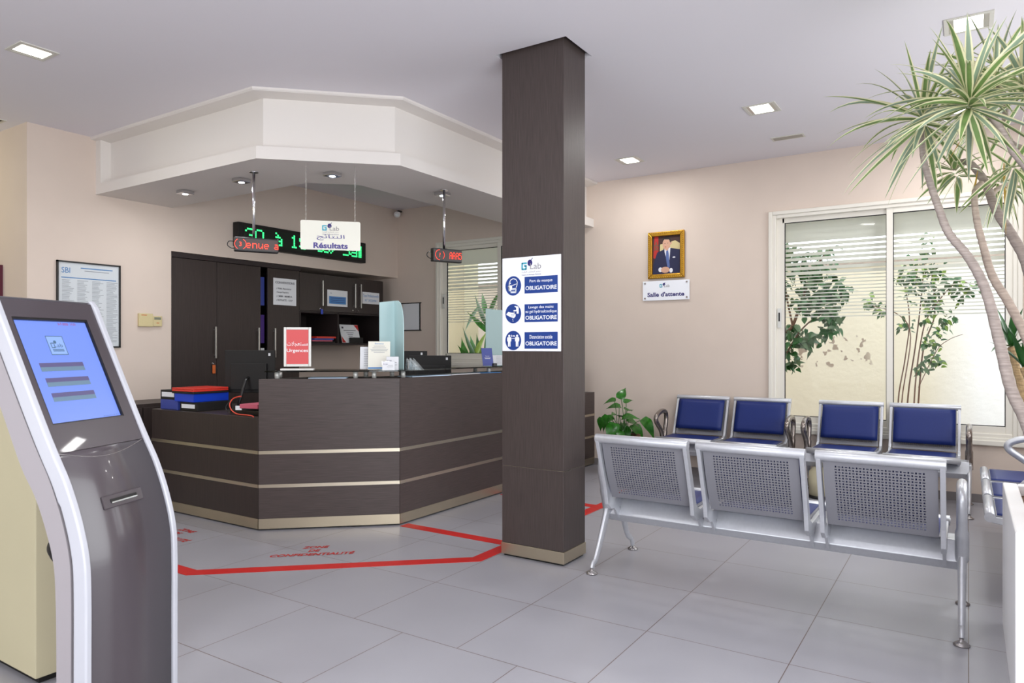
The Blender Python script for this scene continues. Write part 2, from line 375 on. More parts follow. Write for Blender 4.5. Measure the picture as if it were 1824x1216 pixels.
wf = MB(); wall_y(wf, -8.4, XR+.2, [(-3.9, -.5, .25, 2.65)], YB-.2, YB)
struct(wf, 'wall_front', 'paint')
# corridor door, just inside the left edge of the view
dr = MB().box((-7.55, 2.54, 0), (-6.62, 2.58, 1.93)); d1 = dr.build('door_1', 'door_red'); d1['kind'] = 'structure'
MB().tube([(-6.72, 2.54, 1.0), (-6.72, 2.49, 1.0), (-6.84, 2.49, 1.0)], .009).build('door_handle', 'chrome', d1)
# skirting
struct(MB().box((-3.38, YW-.012, 0), (XR, YW, .068)), 'baseboard_back', 'skirting')
struct(MB().box((XL, 2.58, 0), (XL+.012, 3.77, .068)), 'baseboard_left', 'skirting')

# ceiling canopy over the reception (fixed part of the ceiling)
CP = [(XL, 3.10), (-4.09, 3.10), (-3.39, 3.78), (-3.39, YW)]
def band(mb, prof, caps=True):
    # prof: closed (offset, z) loop swept along CP
    rings = [offset_poly(CP, d) for d, z in prof]; n = len(prof); L = len(CP)
    vs = [(rings[j][i].x, rings[j][i].y, prof[j][1]) for i in range(L) for j in range(n)]
    fs = [(i*n+j, i*n+(j+1) % n, (i+1)*n+(j+1) % n, (i+1)*n+j) for i in range(L-1) for j in range(n)]
    mb.add(vs, fs, False)
cn = MB()
band(cn, [(0, 2.55), (.68, 2.55), (.68, CZ), (-.045, CZ), (-.045, CZ-.014), (-.035, CZ-.022), (.085, CZ-.034), (.085, 2.642), (0, 2.637)])
cn.box((XL, 3.10, 2.637), (XL+.075, 3.20, CZ-.02))
trim = struct(cn, 'trim_1', 'plaster')
for (px, py, lab) in [(330, 343, 'leftmost small square chrome spotlight under the white reception canopy'), (430, 322, 'small square chrome spotlight under the canopy, beside the left display rod'),
                      (592, 311, 'small square chrome spotlight under the canopy, above the hanging results sign'), (788, 346, 'rightmost small square chrome spotlight, beside the right display rod')]:
    p = at(px, py, 'z', 2.535); t = thing('canopy_spotlight', lab, 'spotlight', (p.x, p.y, 2.55), 0, 'square spotlights under the canopy')
    MB().box((-.05, -.05, -.028), (.05, .05, 0)).build('housing', 'chrome', t, .004, local=True)
    MB().lathe((0, 0, -.032), [(.0, .0), (.02, .001), (.026, .006)], 18).build('lamp_glass', 'lamp_spot', t, local=True)

# window frames, panes and roller shutters
def window(name, x0, x1, z0, z1, mid, shut):
    y = YW; f = MB()
    def ring(a0, a1, b0, b1, w, ya, yb):
        f.box((a0, ya, b0), (a0+w, yb, b1)); f.box((a1-w, ya, b0), (a1, yb, b1)); f.box((a0+w, ya, b0), (a1-w, yb, b0+w)); f.box((a0+w, ya, b1-w), (a1-w, yb, b1))
    ring(x0, x1, z0, z1, .035, y-.03, y+.02); ring(x0+.03, x1-.03, z0+.03, z1-.03, .035, y-.015, y+.06)
    f.box((x0-.02, y-.045, z0-.03), (x1+.02, y, z0+.012))
    fr = f.build(name, 'alu_window', None, .006); fr['kind'] = 'structure'
    i0, i1, j0, j1 = x0+.062, x1-.062, z0+.062, z1-.062
    for k, (a, b, yo) in enumerate(((i0, mid+.025, .03), (mid-.025, i1, .002))):
        s = MB(); w = .05; yy = y+yo
        s.box((a, yy, j0), (a+w+.02*(k == 0), yy+.028, j1)); s.box((b-w, yy, j0), (b, yy+.028, j1)); s.box((a+w, yy, j0), (b-w, yy+.028, j0+w+.01)); s.box((a+w, yy, j1-w+.005), (b-w, yy+.028, j1))
        sh = s.build('sash', 'alu_window', fr, .003)
        g = MB(); aa, bb, c0, c1 = a+w+.02*(k == 0), b-w, j0+w+.01, j1-w+.005; e = .006
        for q in (((aa, c0), (aa+e, c1)), ((bb-e, c0), (bb, c1)), ((aa, c0), (bb, c0+e)), ((aa, c1-e), (bb, c1))):
            g.box((q[0][0], yy+.004, q[0][1]), (q[1][0], yy+.02, q[1][1]))
        g.build('gasket', 'gasket', sh); MB().box((aa, yy+.012, c0), (bb, yy+.016, c1)).build('pane', 'glass', sh)
    hz = (z0+z1)/2+.02
    h = MB(); h.box((i0+.01, y+.018, hz-.09), (i0+.045, y+.03, hz+.09)); h.mi = 1; h.box((i0+.02, y+.014, hz-.03), (i0+.032, y+.019, hz+.05)); h.build('window_lock', ['alu', 'black'], fr)
    s = MB(); z = z1-.03; yy = y+.15; bottom, solid, thick = shut
    while z > bottom:
        p = .044
        hgt = p*1.0 if z > solid else (p*.62 if z > thick else .009)
        pp = p if z > thick else .031
        s.prism([(x0+.03, yy, z), (x0+.03, yy+.012, z-.002), (x0+.03, yy+.012, z-hgt), (x0+.03, yy, z-hgt)], (x1-x0-.06, 0, 0)); z -= pp
    for xx in (x0+.03, x1-.03): s.box((xx-.02, yy-.012, z0), (xx+.02, yy+.024, z1))
    s.build('roller_shutter', 'shutter', fr)
    return fr
win1 = window('window_1', *W1, -.57, (1.53, 2.27, 1.96)); win2 = window('window_2', *W2, -4.62, (1.55, 2.30, 1.95))

# ------------------------------------------------------------------ outside: yard and wall
struct(MB().box((-9, YW+.2, -.3), (6, 9.4, -.05)), 'ground', 'skirting')
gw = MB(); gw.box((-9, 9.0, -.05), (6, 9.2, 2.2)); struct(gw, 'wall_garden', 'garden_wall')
struct(MB().box((-9, 8.96, 2.2), (6, 9.24, 2.245)), 'trim_2', 'bark_tan', .01)
struct(MB().box((-6.29, 8.0, -.05), (-5.98, 8.35, 3.4)), 'trim_3', 'paint_cream', .01)

# ------------------------------------------------------------------ column
t = thing('column', 'square dark brown wood-clad column standing in the middle of the room', 'column', ((cx0+cx1)/2, (cy0+cy1)/2, 0))
MB().box((cx0, cy0, .545), (cx1, cy1, CZ+.1)).build('upper_cladding', 'wood_v', t, .003)
MB().box((cx0, cy0, .08), (cx1, cy1, .5435)).build('lower_cladding', 'wood_v', t, .003)
MB().box((cx0-.004, cy0-.004, .012), (cx1+.004, cy1+.004, .08)).build('plinth', 'plinth', t, .002)
MB().box((cx0+.01, cy0+.01, 0), (cx1-.01, cy1-.01, .012)).build('foot', 'black_matte', t)
MB().box((cx0+.004, cy0+.004, .5435), (cx1-.004, cy1-.004, .545)).build('joint', 'strip', t)

# ------------------------------------------------------------------ logo and lettering helpers
RX = Vector((1, 0, 0))
LM = ['ink_teal', 'ink_navy', 'ink_grey', 'ink_dark']
def logo(mb, c, r, u, w, mi=(0, 1, 2), sub=True):
    # teal G, round flask emblem with a stick, grey Lab, two small lines
    c = Vector(c)
    mb.mi = mi[0]; a = .115*w; g = c-r*.37*w
    mb.stroke(g, r, u, [(.12*w, .13*w), (-.1*w, .13*w), (-.1*w, -.13*w), (.1*w, -.13*w), (.1*w, .01*w), (.02*w, .01*w)], .07*w, off=.0014)
    mb.mi = mi[1]; mb.disc(c-r*.07*w+u*.13*w, r, u, .125*w, .14*w, 18, .0015); mb.stroke(c-r*.07*w+u*.13*w, r, u, [(0, .05*w), (.13*w, .2*w)], .03*w, off=.0016)
    mb.mi = mi[2]; mb.text('Lab', c+r*.22*w-u*.02*w, r, u, w=.56*w, h=.26*w, off=.0018)
    if sub:
        mb.mi = mi[2]; mb.text(AR_LAB, c-u*.26*w, r, u, w=.98*w, h=.085*w)
        mb.mi = mi[1]; mb.text('Centre de Biologie Médicale', c-u*.39*w, r, u, w=.98*w, h=.07*w)
    mb.mi = 0
def ar(*cs): return ''.join(chr(c) for c in reversed(cs))
AR_RES = ar(0xFE8D, 0xFEDF, 0xFEE8, 0xFE98, 0xFE8E, 0xFE8B, 0xFE9E)
AR_URG = ar(0xFEE3, 0xFEB4, 0xFE98, 0xFECC, 0xFEA0, 0xFEFC, 0xFE95)
AR_LAB = ar(0xFEE3, 0xFEA8, 0xFE98, 0xFE92, 0xFEAE, 0x20, 0xFE8D, 0xFEDF, 0xFE98, 0xFEA4, 0xFE8E, 0xFEDF, 0xFEF4, 0xFEDE, 0x20, 0xFE8D, 0xFEDF, 0xFEC4, 0xFE92, 0xFEF4, 0xFE94)

# safety sign on the column
t = thing('safety_sign', 'white rectangular sign with blue mask, hand washing and distance symbols on the column', 'sign', (-2.17, 3.563, 1.236))
y = 3.557
MB().box((-2.372, y, 1.236), (-1.967, cy0, 1.796)).build('board', 'sign_white', t, .003)
lm = MB(); logo(lm, (-2.165, y, 1.74), RX, UP, .135); lm.build('emblem', LM, t)
for zc, hh, lines in ((1.627, .098, ['Port du masque']), (1.461, .106, ['Lavage des mains', 'au gel hydroalcoolique']), (1.300, .098, ['Distanciation sociale'])):
    x0, x1 = -2.212, -1.987; bm = MB(); cc = Vector(((x0+x1)/2, y, zc))
    bm.rect(cc, RX, UP, x1-x0, hh, .0008); bm.mi = 1
    if len(lines) == 1: bm.text(lines[0], cc+UP*.021, RX, UP, w=.155, h=.022, bold=.006)
    else: bm.text(lines[0], cc+UP*.033, RX, UP, w=.17, h=.02, bold=.006); bm.text(lines[1], cc+UP*.007, RX, UP, w=.212, h=.022, bold=.006)
    bm.text('OBLIGATOIRE', cc-UP*(.018 if len(lines) == 1 else .027), RX, UP, w=.212, h=.024, bold=.018)
    bm.build('caption_panel', ['blue', 'sign_white'], t)
for zc, kind in ((1.627, 0), (1.461, 1), (1.300, 2)):
    c = Vector((-2.292, y, zc)); pm = MB(); pm.disc(c, RX, UP, .056, .058, 40, .0008); pm.mi = 1; k = .056
    if kind == 0:
        head = [(-.5, -.25), (-.62, -.05), (-.5, .05), (-.5, .35), (-.3, .66), (0, .78), (.35, .68), (.52, .4), (.5, .1), (.38, -.2), (.34, -.72), (-.28, -.72), (-.28, -.5), (-.5, -.5), (-.58, -.25)]
        pm.stroke(c, RX, UP, head, .0055, k, .0014)
        pm.shape(c, RX, UP, [(-.62, -.05), (-.25, .12), (-.12, -.1), (-.15, -.42), (-.5, -.5), (-.6, -.3)], k, .0014)
        pm.stroke(c, RX, UP, [(-.2, .02), (.5, .22)], .004, k, .0014); pm.stroke(c, RX, UP, [(-.15, -.3), (.4, -.28)], .004, k, .0014); pm.stroke(c, RX, UP, [(-.22, -.62), (.3, -.62), (.3, -.42), (-.15, -.42)], .004, k, .0014)
        pm.disc(c+RX*-.36*k+UP*.3*k, RX, UP, .004, .004, 10, .0014)
    elif kind == 1:
        pm.shape(c, RX, UP, [(-.85, .0), (-.6, .22), (-.3, .12), (.1, .08), (.32, -.08), (.3, -.3), (.1, -.5), (-.15, -.42), (-.5, -.3), (-.68, -.2), (-.88, -.12)], k, .0014)
        pm.shape(c, RX, UP, [(.05, .38), (.38, .38), (.38, .62), (.16, .72), (.2, .82), (.6, .76), (.7, .62), (.7, -.02), (.44, -.02), (.44, .24), (.05, .24)], k, .0014)
        for q in ((.13, .12), (.13, -.02), (-.05, -.62), (-.02, -.8)): pm.disc(c+RX*q[0]*k+UP*q[1]*k, RX, UP, .0022, .004, 8, .0014)
        pm.mi = 0; pm.stroke(c, RX, UP, [(-.25, -.12), (.2, -.05)], .0018, k, .0018); pm.stroke(c, RX, UP, [(-.25, -.25), (.12, -.22)], .0018, k, .0018)
    else:
        for sx in (-.5, .5):
            b = c+RX*sx*k; pm.disc(b+UP*.5*k, RX, UP, .0075, .0075, 16, .0014)
            pm.shape(b, RX, UP, [(-.22, .36), (.22, .36), (.28, .22), (.26, -.1), (.17, -.1), (.16, -.66), (.03, -.66), (0, -.2), (-.03, -.66), (-.16, -.66), (-.17, -.1), (-.26, -.1), (-.28, .22)], k, .0014)
        pm.text('1m', c+UP*.5*k, RX, UP, w=.026, h=.013, bold=.03); pm.stroke(c, RX, UP, [(-.17, .2), (.17, .2)], .003, k, .0014)
    pm.build('pictogram', ['blue', 'sign_white'], t)

# ------------------------------------------------------------------ reception counters
DP = [(-4.09, 3.12), (-3.38, 3.763), (-3.38, 6.60)]
ZT, ZL, ZG = 1.04, .775, 1.096
outer = [Vector(p) for p in DP]
def inset(d, x0=-4.09):
    o = offset_poly(DP, d); dd = (outer[1]-outer[0]).normalized(); o[0] = o[0]+dd*((x0-o[0].x)/dd.x); return o
IN = inset(.34)
def v3(p, z): return Vector((p[0], p[1], z))
def strips(parent, a, b, mb_out=.004):
    a = Vector(a); b = Vector(b); d = (b-a).normalized(); n = Vector((d.y, -d.x)); dd = Vector((d.x, d.y, 0)); nn = Vector((n.x, n.y, 0)); L = (b-a).length; m = (a+b)/2
    for z0, z1, mt, nm in ((.524, .547, 'strip', 'steel_strip'), (.293, .316, 'strip', 'steel_strip'), (.012, .081, 'plinth', 'plinth')):
        MB().obox(v3(m+n*mb_out/2, (z0+z1)/2), dd, UP, nn, L, z1-z0, mb_out).build(nm, mt, parent)
def counter(name, i, label):
    a, b = outer[i], outer[i+1]; ia, ib = IN[i], IN[i+1]; m = (a+b)/2
    t = thing(name, label, 'counter', (m.x, m.y, 0))
    d = (b-a).normalized(); e = Vector((d.x, d.y))*.0012
    MB().prism([v3(a+e, .012), v3(b-e, .012), v3(ib-e, .012), v3(ia+e, .012)], (0, 0, ZT-.012)).build('body', 'wood_h', t, .0015)
    k0 = inset(.03, -4.06); k1 = inset(.31, -4.06); MB().prism([v3(k0[i], 0), v3(k0[i+1], 0), v3(k1[i+1], 0), v3(k1[i], 0)], (0, 0, .012)).build('foot', 'black_matte', t)
    strips(t, a+e, b-e)
    return t
c1 = counter('reception_counter', 0, 'diagonal dark wood reception counter with steel bands, facing the floor lettering')
c2 = counter('reception_counter', 1, 'long dark wood reception counter running back from the diagonal one behind the column')
go, gi = inset(.02), inset(.34)
def glass(t, i, a, b):
    p = [go[i].lerp(go[i+1], a), go[i].lerp(go[i+1], b), gi[i].lerp(gi[i+1], b), gi[i].lerp(gi[i+1], a)]
    MB().prism([v3(q, ZG-.010) for q in p], (0, 0, .010)).build('glass_shelf', 'smoked_glass', t)
glass(c1, 0, .02, .995); glass(c2, 1, .0, 1.0)
def standoff(t, p):
    MB().cyl(v3(p, ZT), .0165, ZG-.010-ZT, seg=16).build('standoff', 'alu', t)
oo, io = offset_poly(DP, .075), offset_poly(DP, .25)
for f_ in (.12, .84): standoff(c1, oo[0].lerp(oo[1], f_)); standoff(c1, io[0].lerp(io[1], f_))
standoff(c1, Vector(oo[0].lerp(oo[1], .70)))
for f_ in (.03, .42, .8): standoff(c2, oo[1].lerp(oo[2], f_)); standoff(c2, io[1].lerp(io[2], f_))
# low desks
t = thing('reception_desk', 'low dark wood desk with steel bands holding folders, left of the tall counter', 'desk', (-4.75, 3.4, 0))
MB().box((-5.39, 3.12, .012), (-4.093, 3.80, ZL)).build('body', 'wood_dark', t, .002); MB().box((-5.36, 3.15, 0), (-4.12, 3.77, .012)).build('foot', 'black_matte', t)
strips(t, (-5.39, 3.12), (-4.093, 3.12))
t = thing('reception_desk', 'short low dark wood desk end against the window wall, right of the column', 'desk', (-3.6, 6.72, 0))
MB().box((-3.98, 6.603, .012), (-3.38, YW, ZL)).build('body', 'wood_h', t, .002)
for z0, z1, mt, nm in ((.524, .547, 'strip', 'steel_strip'), (.293, .316, 'strip', 'steel_strip'), (.012, .081, 'plinth', 'plinth')): MB().box((-3.38, 6.603, z0), (-3.376, YW, z1)).build(nm, mt, t)
# inner worktop behind the counters, dark credenza by the left wall
solo(MB().box((-4.75, 4.25, .70), (-3.74, 6.0, .74)).box((-4.70, 5.85, 0), (-3.78, 5.9, .70)).box((-4.70, 4.3, 0), (-3.78, 4.35, .70)), 'staff_worktop', 'wood_dark', 'staff worktop hidden behind the tall reception counter', 'desk')
t = thing('low_cabinet', 'low dark wood cabinet against the left wall under the framed notice', 'cabinet', (-5.95, 3.2, 0))
MB().box((XL+.014, 2.75, .0), (-5.72, 3.70, .79)).build('body', 'wood_dark', t, .002)
for a, b in ((2.76, 3.22), (3.23, 3.69)): d = MB().box((-5.719, a, .03), (-5.70, b, .76)).build('door', 'wood_dark', t, .001); MB().tube([(-5.68, b-.04, .45), (-5.68, b-.04, .62)], .005).build('handle', 'steel', d)

# ------------------------------------------------------------------ wall cupboards in the recess
t = thing('tall_cabinet', 'tall dark wood cupboard with three doors in the wall recess behind reception', 'cabinet', (-6.5, 4.53, 0))
b = MB(); F = -6.225
b.box((-6.79, 3.778, 0), (F-.02, 3.80, 2.13)); b.box((-6.79, 5.26, 0), (F-.02, 5.284, 2.13)); b.box((-6.79, 3.80, 2.11), (F-.02, 5.26, 2.13)); b.box((-6.79, 3.80, 0), (-6.78, 5.26, 2.11)); b.box((-6.79, 3.80, 0), (F-.02, 5.26, .05)); b.box((-6.78, 4.775, .05), (F-.02, 4.79, 2.11))
b.box((F-.02, 3.778, 2.10), (F+.02, 5.284, 2.145))
b.build('body', 'wood_inside', t)
for a, bb, hy in ((3.782, 4.261, 4.232), (4.266, 4.774, 4.734), (4.867, 5.283, 4.939)):
    d = MB().box((F-.018, a, .04), (F, bb, 2.098)).build('door', 'wood_dark', t, .0015)
    MB().box((F+.022, hy-.008, 1.15), (F+.036, hy+.008, 1.46)).box((F, hy-.006, 1.17), (F+.024, hy+.006, 1.185)).box((F, hy-.006, 1.425), (F+.024, hy+.006, 1.44)).build('handle', 'steel', d, .002)
    MB().cyl((F, hy-.02, 1.10), .009, .006, (1, 0, 0), 14).build('lock', 'chrome', d)
kt = thing('key_tag', 'orange key tag hanging from the lock of the left cupboard door', 'key tag', (F+.015, 4.222, 1.0))
MB().box((F+.01, 4.206, 1.0), (F+.018, 4.238, 1.085)).build('tag', 'orange', kt, .003); MB().tube([(F+.006, 4.212, 1.10), (F+.02, 4.214, 1.10), (F+.016, 4.220, 1.085)], .003).build('key', 'chrome', kt)
for z_, m_, lb in ((1.70, 'folder_indigo', 'pale indigo box file in the gap of the tall cupboard, on top'), (1.30, 'folder_purple', 'purple binder standing in the gap of the tall cupboard'), (.95, 'paper', 'white carton in the gap of the tall cupboard, lowest of its stack')):
    solo(MB().box((-6.6, 4.80, z_), (F-.05, 4.86, z_+.30)), 'box_file', m_, lb, 'file')
FU = -6.225
t = thing('wall_cabinet', 'dark wood wall cupboard with three doors above the open shelf', 'cabinet', (-6.4, 5.95, 1.665))
b = MB(); b.box((-6.79, 5.286, 1.665), (FU-.018, 6.617, 2.092)); b.build('body', 'wood_dark', t)
for a, bb, hy in ((5.288, 5.638, 5.601), (5.642, 6.146, 6.111), (6.150, 6.615, 6.205)):
    d = MB().box((FU-.018, a, 1.67), (FU, bb, 2.088)).build('door', 'wood_dark', t, .0015)
    MB().box((FU+.022, hy-.007, 1.73), (FU+.034, hy+.007, 2.02)).box((FU, hy-.005, 1.745), (FU+.024, hy+.005, 1.757)).box((FU, hy-.005, 1.99), (FU+.024, hy+.005, 2.002)).build('handle', 'steel', d, .002)
    MB().cyl((FU, hy-.02, 1.70), .007, .005, (1, 0, 0), 12).build('lock', 'chrome', d)
solo(MB().box((FU+.008, 5.585, 1.635), (FU+.016, 5.613, 1.69)).tube([(FU+.006, 5.58, 1.70), (FU+.012, 5.59, 1.688)], .003), 'key_tag', 'folder_blue', 'blue key tag hanging under the wall cupboard door', 'key tag', bev=.002)
t = thing('open_shelf', 'dark wood open shelf with two bays under the wall cupboard', 'shelf', (-6.4, 5.95, 1.283))
b = MB(); b.box((-6.79, 5.286, 1.283), (FU, 6.617, 1.305)); b.box((-6.79, 5.286, 1.305), (-6.78, 6.617, 1.664)); b.box((-6.78, 5.286, 1.305), (FU, 5.304, 1.664)); b.box((-6.78, 6.599, 1.305), (FU, 6.617, 1.664)); b.box((-6.78, 5.86, 1.305), (FU-.01, 5.88, 1.664)); b.box((-6.78, 5.304, 1.645), (FU-.01, 6.599, 1.664))
b.build('carcass', 'wood_inside', t)
zz = 1.3055
for i, (m_, y0, y1, th, lb) in enumerate((('black_matte', 5.42, 5.84, .018, 'dark folder lying at the bottom of the pile on the open shelf'), ('pink', 5.50, 5.80, .016, 'pink folder in the pile on the open shelf, second from the bottom'), ('folder_indigo', 5.53, 5.82, .02, 'navy folder in the pile on the open shelf, under the red one'), ('folder_red', 5.56, 5.855, .022, 'red folder on top of the pile on the open shelf'))):
    solo(MB().box((-6.55, y0, zz), (FU-.03, y1, zz+th)), 'folder', m_, lb, 'folder', 'folders on the open shelf', .003); zz += th+.0005
# award certificate leaning in the right bay
R2 = Vector((0, 1, 0)); c = Vector((-6.30, 6.12, 1.42)); u_ = Vector((-.25, 0, 1)).normalized()
t = thing('certificate', 'white certificate with red corners leaning in the open shelf', 'certificate', (-6.3, 6.12, 1.306))
n_ = R2.cross(u_); MB().obox(c, R2, u_, n_, .30, .225, .006).build('sheet', 'paper', t)
q = MB(); q.shape(c, R2, u_, [(.148, .11), (.08, .11), (.148, .03)], 1, .0045); q.shape(c, R2, u_, [(-.148, -.11), (-.09, -.11), (-.148, -.03)], 1, .0045); q.mi = 1
q.rect(c-R2*.11+u_*.075, R2, u_, .03, .022, .0045)
for k_, (w_, zo) in enumerate(((.2, .04), (.12, .012), (.09, -.01), (.07, -.03))): q.rect(c+u_*zo, R2, u_, w_, .006, .0045)
q.build('print', ['red_ink', 'ink_dark'], t)
solo(MB().box((-6.262, 6.07, 1.3065), (-6.235, 6.28, 1.375)), 'shelf_box', 'black_matte', 'small black box in front of the certificate on the open shelf', 'box', bev=.003)
# sheets taped on the doors
def sheet(name, label, y0, y1, z0, z1, x, build_, mats):
    t = thing(name, label, 'notice', (x, (y0+y1)/2, z0)); MB().box((x, y0, z0), (x+.002, y1, z1)).build('sheet', 'paper', t)
    q = MB(); build_(q, Vector((x+.002, (y0+y1)/2, (z0+z1)/2)), y1-y0, z1-z0); q.build('print', mats, t); return t
def pr1(q, c, w, h):
    q.text('CONVENTIONS', c+UP*.34*h, R2, UP, w=.84*w, h=.085*h, bold=.02)
    for i, s_ in enumerate(('Wafa Assurance', 'Banque Populaire', 'CMIM - MAMDA', 'RETRAITE - OCP')): q.text('\u203A '+s_, c+UP*(.12-.145*i)*h-R2*.38*w, R2, UP, h=.07*h, alignx='L', bold=.012)
sheet('conventions_notice', 'white sheet headed CONVENTIONS on the third tall cupboard door', 4.935, 5.24, 1.712, 2.0, F, pr1, 'ink_dark')
def pr2(q, c, w, h):
    q.rect(c-UP*.12*h, R2, UP, .84*w, .46*h, .001); q.mi = 1; q.text('Mc', c+UP*.3*h-R2*.32*w, R2, UP, h=.08*h)
    for i in range(3): q.rect(c-UP*(.0+.12*i)*h, R2, UP, .7*w, .03*h, .0018)
sheet('printed_notice', 'white sheet with a blue panel on the middle wall cupboard door', 5.69, 6.005, 1.735, 1.925, FU, pr2, ['ink_blue', 'ink_navy'])
def pr3(q, c, w, h):
    q.text('Taxe Professionnelle', c+UP*.2*h, R2, UP, w=.92*w, h=.24*h); q.text('N° 34334941', c-UP*.2*h, R2, UP, w=.7*w, h=.22*h)
sheet('tax_notice', 'white sheet with two blue written lines on the right wall cupboard door', 6.252, 6.545, 1.792, 1.935, FU, pr3, 'ink_blue')

# ------------------------------------------------------------------ left wall: framed notice, thermostats, LED sign
t = thing('framed_notice', 'black framed printed notice hanging on the left wall above the kiosk', 'framed notice', (XL, 3.05, 1.26))
y0, y1, z0, z1 = 2.79, 3.30, 1.255, 1.965; q = MB(); w_ = .012
for a, b in (((y0, z0), (y0+w_, z1)), ((y1-w_, z0), (y1, z1)), ((y0, z0), (y1, z0+w_)), ((y0, z1-w_), (y1, z1))): q.box((XL, a[0], a[1]), (XL+.02, b[0], b[1]))
q.build('frame', 'black', t); MB().box((XL+.001, y0+.005, z0+.005), (XL+.008, y1-.005, z1-.005)).build('poster', 'paper', t)
q = MB(); X8 = XL+.0085; C_ = Vector((X8, (y0+y1)/2, (z0+z1)/2))
q.text('SBI', Vector((X8, y0+.07, z1-.075)), R2, UP, w=.065, h=.045); q.rect((X8, (y0+y1)/2, z1-.135), R2, UP, .44, .007, .001); q.rect((X8, (y0+y1)/2+.06, z1-.05), R2, UP, .26, .008, .001); q.mi = 1
q.rect((X8, (y0+y1)/2+.06, z1-.072), R2, UP, .2, .006, .001)
rnd = random.Random(4)
for cc_ in range(4):
    for r_ in range(46): ww = rnd.uniform(.05, .095); q.rect((X8, y0+.04+cc_*.118+ww/2, z1-.155-r_*.0112), R2, UP, ww, .004, .001)
q.build('print', ['ink_blue', 'ink_faint'], t)
MB().box((XL+.010, y0+w_, z0+w_), (XL+.012, y1-w_, z1-w_)).build('glazing', 'glass', t)
t = thing('wall_thermostat', 'larger yellowed plastic thermostat box on the left wall', 'thermostat', (XL, 3.52, 1.443))
MB().box((XL, 3.457, 1.443), (XL+.03, 3.584, 1.560)).build('case', 'cream_plastic', t, .004); MB().rect((XL+.0305, 3.50, 1.545), R2, UP, .05, .006, .0005).build('print', 'orange', t)
t = thing('wall_controller', 'small cream controller with a grey display beside the yellowed thermostat', 'thermostat', (XL, 3.63, 1.447))
MB().box((XL, 3.586, 1.447), (XL+.024, 3.672, 1.540)).build('case', 'cream_plastic', t, .004); MB().box((XL+.0235, 3.597, 1.508), (XL+.0255, 3.66, 1.53)).build('display', 'lcd', t); MB().rect((XL+.0245, 3.63, 1.478), R2, UP, .025, .006, .0008).build('button', 'orange', t)

FONT = {'3': '01110 10001 00001 00110 00001 10001 01110', '0': '01110 10001 10001 10001 10001 10001 01110', '1': '00100 01100 00100 00100 00100 00100 01110',
        '9': '01110 10001 10001 01111 00001 10001 01110', 'à': '01000 00100 01110 00001 01111 10001 01111', ':': '00000 00100 00100 00000 00100 00100 00000',
        ',': '00000 00000 00000 00000 00110 00100 01000', 'S': '01111 10000 10000 01110 00001 00001 11110', 'a': '00000 00000 01110 00001 01111 10001 01111',
        'm': '00000 00000 11010 10101 10101 10101 10101', 'e': '00000 00000 01110 10001 11111 10000 01110', 'n': '00000 00000 11110 10001 10001 10001 10001',
        'u': '00000 00000 10001 10001 10001 10011 01101', '5': '11111 10000 11110 00001 00001 10001 01110', 'A': '01110 10001 10001 11111 10001 10001 10001', '(': '00010 00100 01000 01000 01000 00100 00010', ')': '01000 00100 00010 00010 00010 00100 01000', '?': '01110 10001 00001 00110 00100 00000 00100', '|': '11111 11111 11111 11111 11111 11111 11111'}
def ledchar(mb, ch, c, r, u, w, h, fill=.9, cols=5):
    rows = FONT[ch].split(); dw = w/5; dh = h/7
    for j, row in enumerate(rows):
        for i, b_ in enumerate(row[:cols]):
            if b_ == '1': mb.rect(Vector(c)+r*((i-2)*dw)+u*((3-j)*dh), r, u, dw*fill, dh*fill, .002)
t = thing('led_sign', 'long black LED sign with green scrolling opening hours on the wall above the cupboards', 'LED sign', (XL, 5.3, 2.275))
xf = XL+.085
MB().box((XL, 4.425, 2.272), (xf, 6.20, 2.512)).build('case', 'black_matte', t, .004)
MB().box((xf, 4.49, 2.305), (xf+.002, 6.15, 2.480)).build('panel', 'led_panel_g', t)
q = MB()
for px, ch in ((445, '3'), (462, '0'), (495, 'à'), (524, '1'), (540, '9'), (556, ':'), (570, '3'), (581, '0'), (592, ','), (617, 'S'), (630, 'a'), (641, '|')):
    p = at(px, 430, 'x', xf+.002); ww = .115 if ch not in '|m' else .05
    q = MB(); ledchar(q, ch, (xf+.002, p.y, 2.395), R2, UP, ww, .14, .82); q.build('lit_character', 'leddot_g', t, label='green lit dot-matrix character')
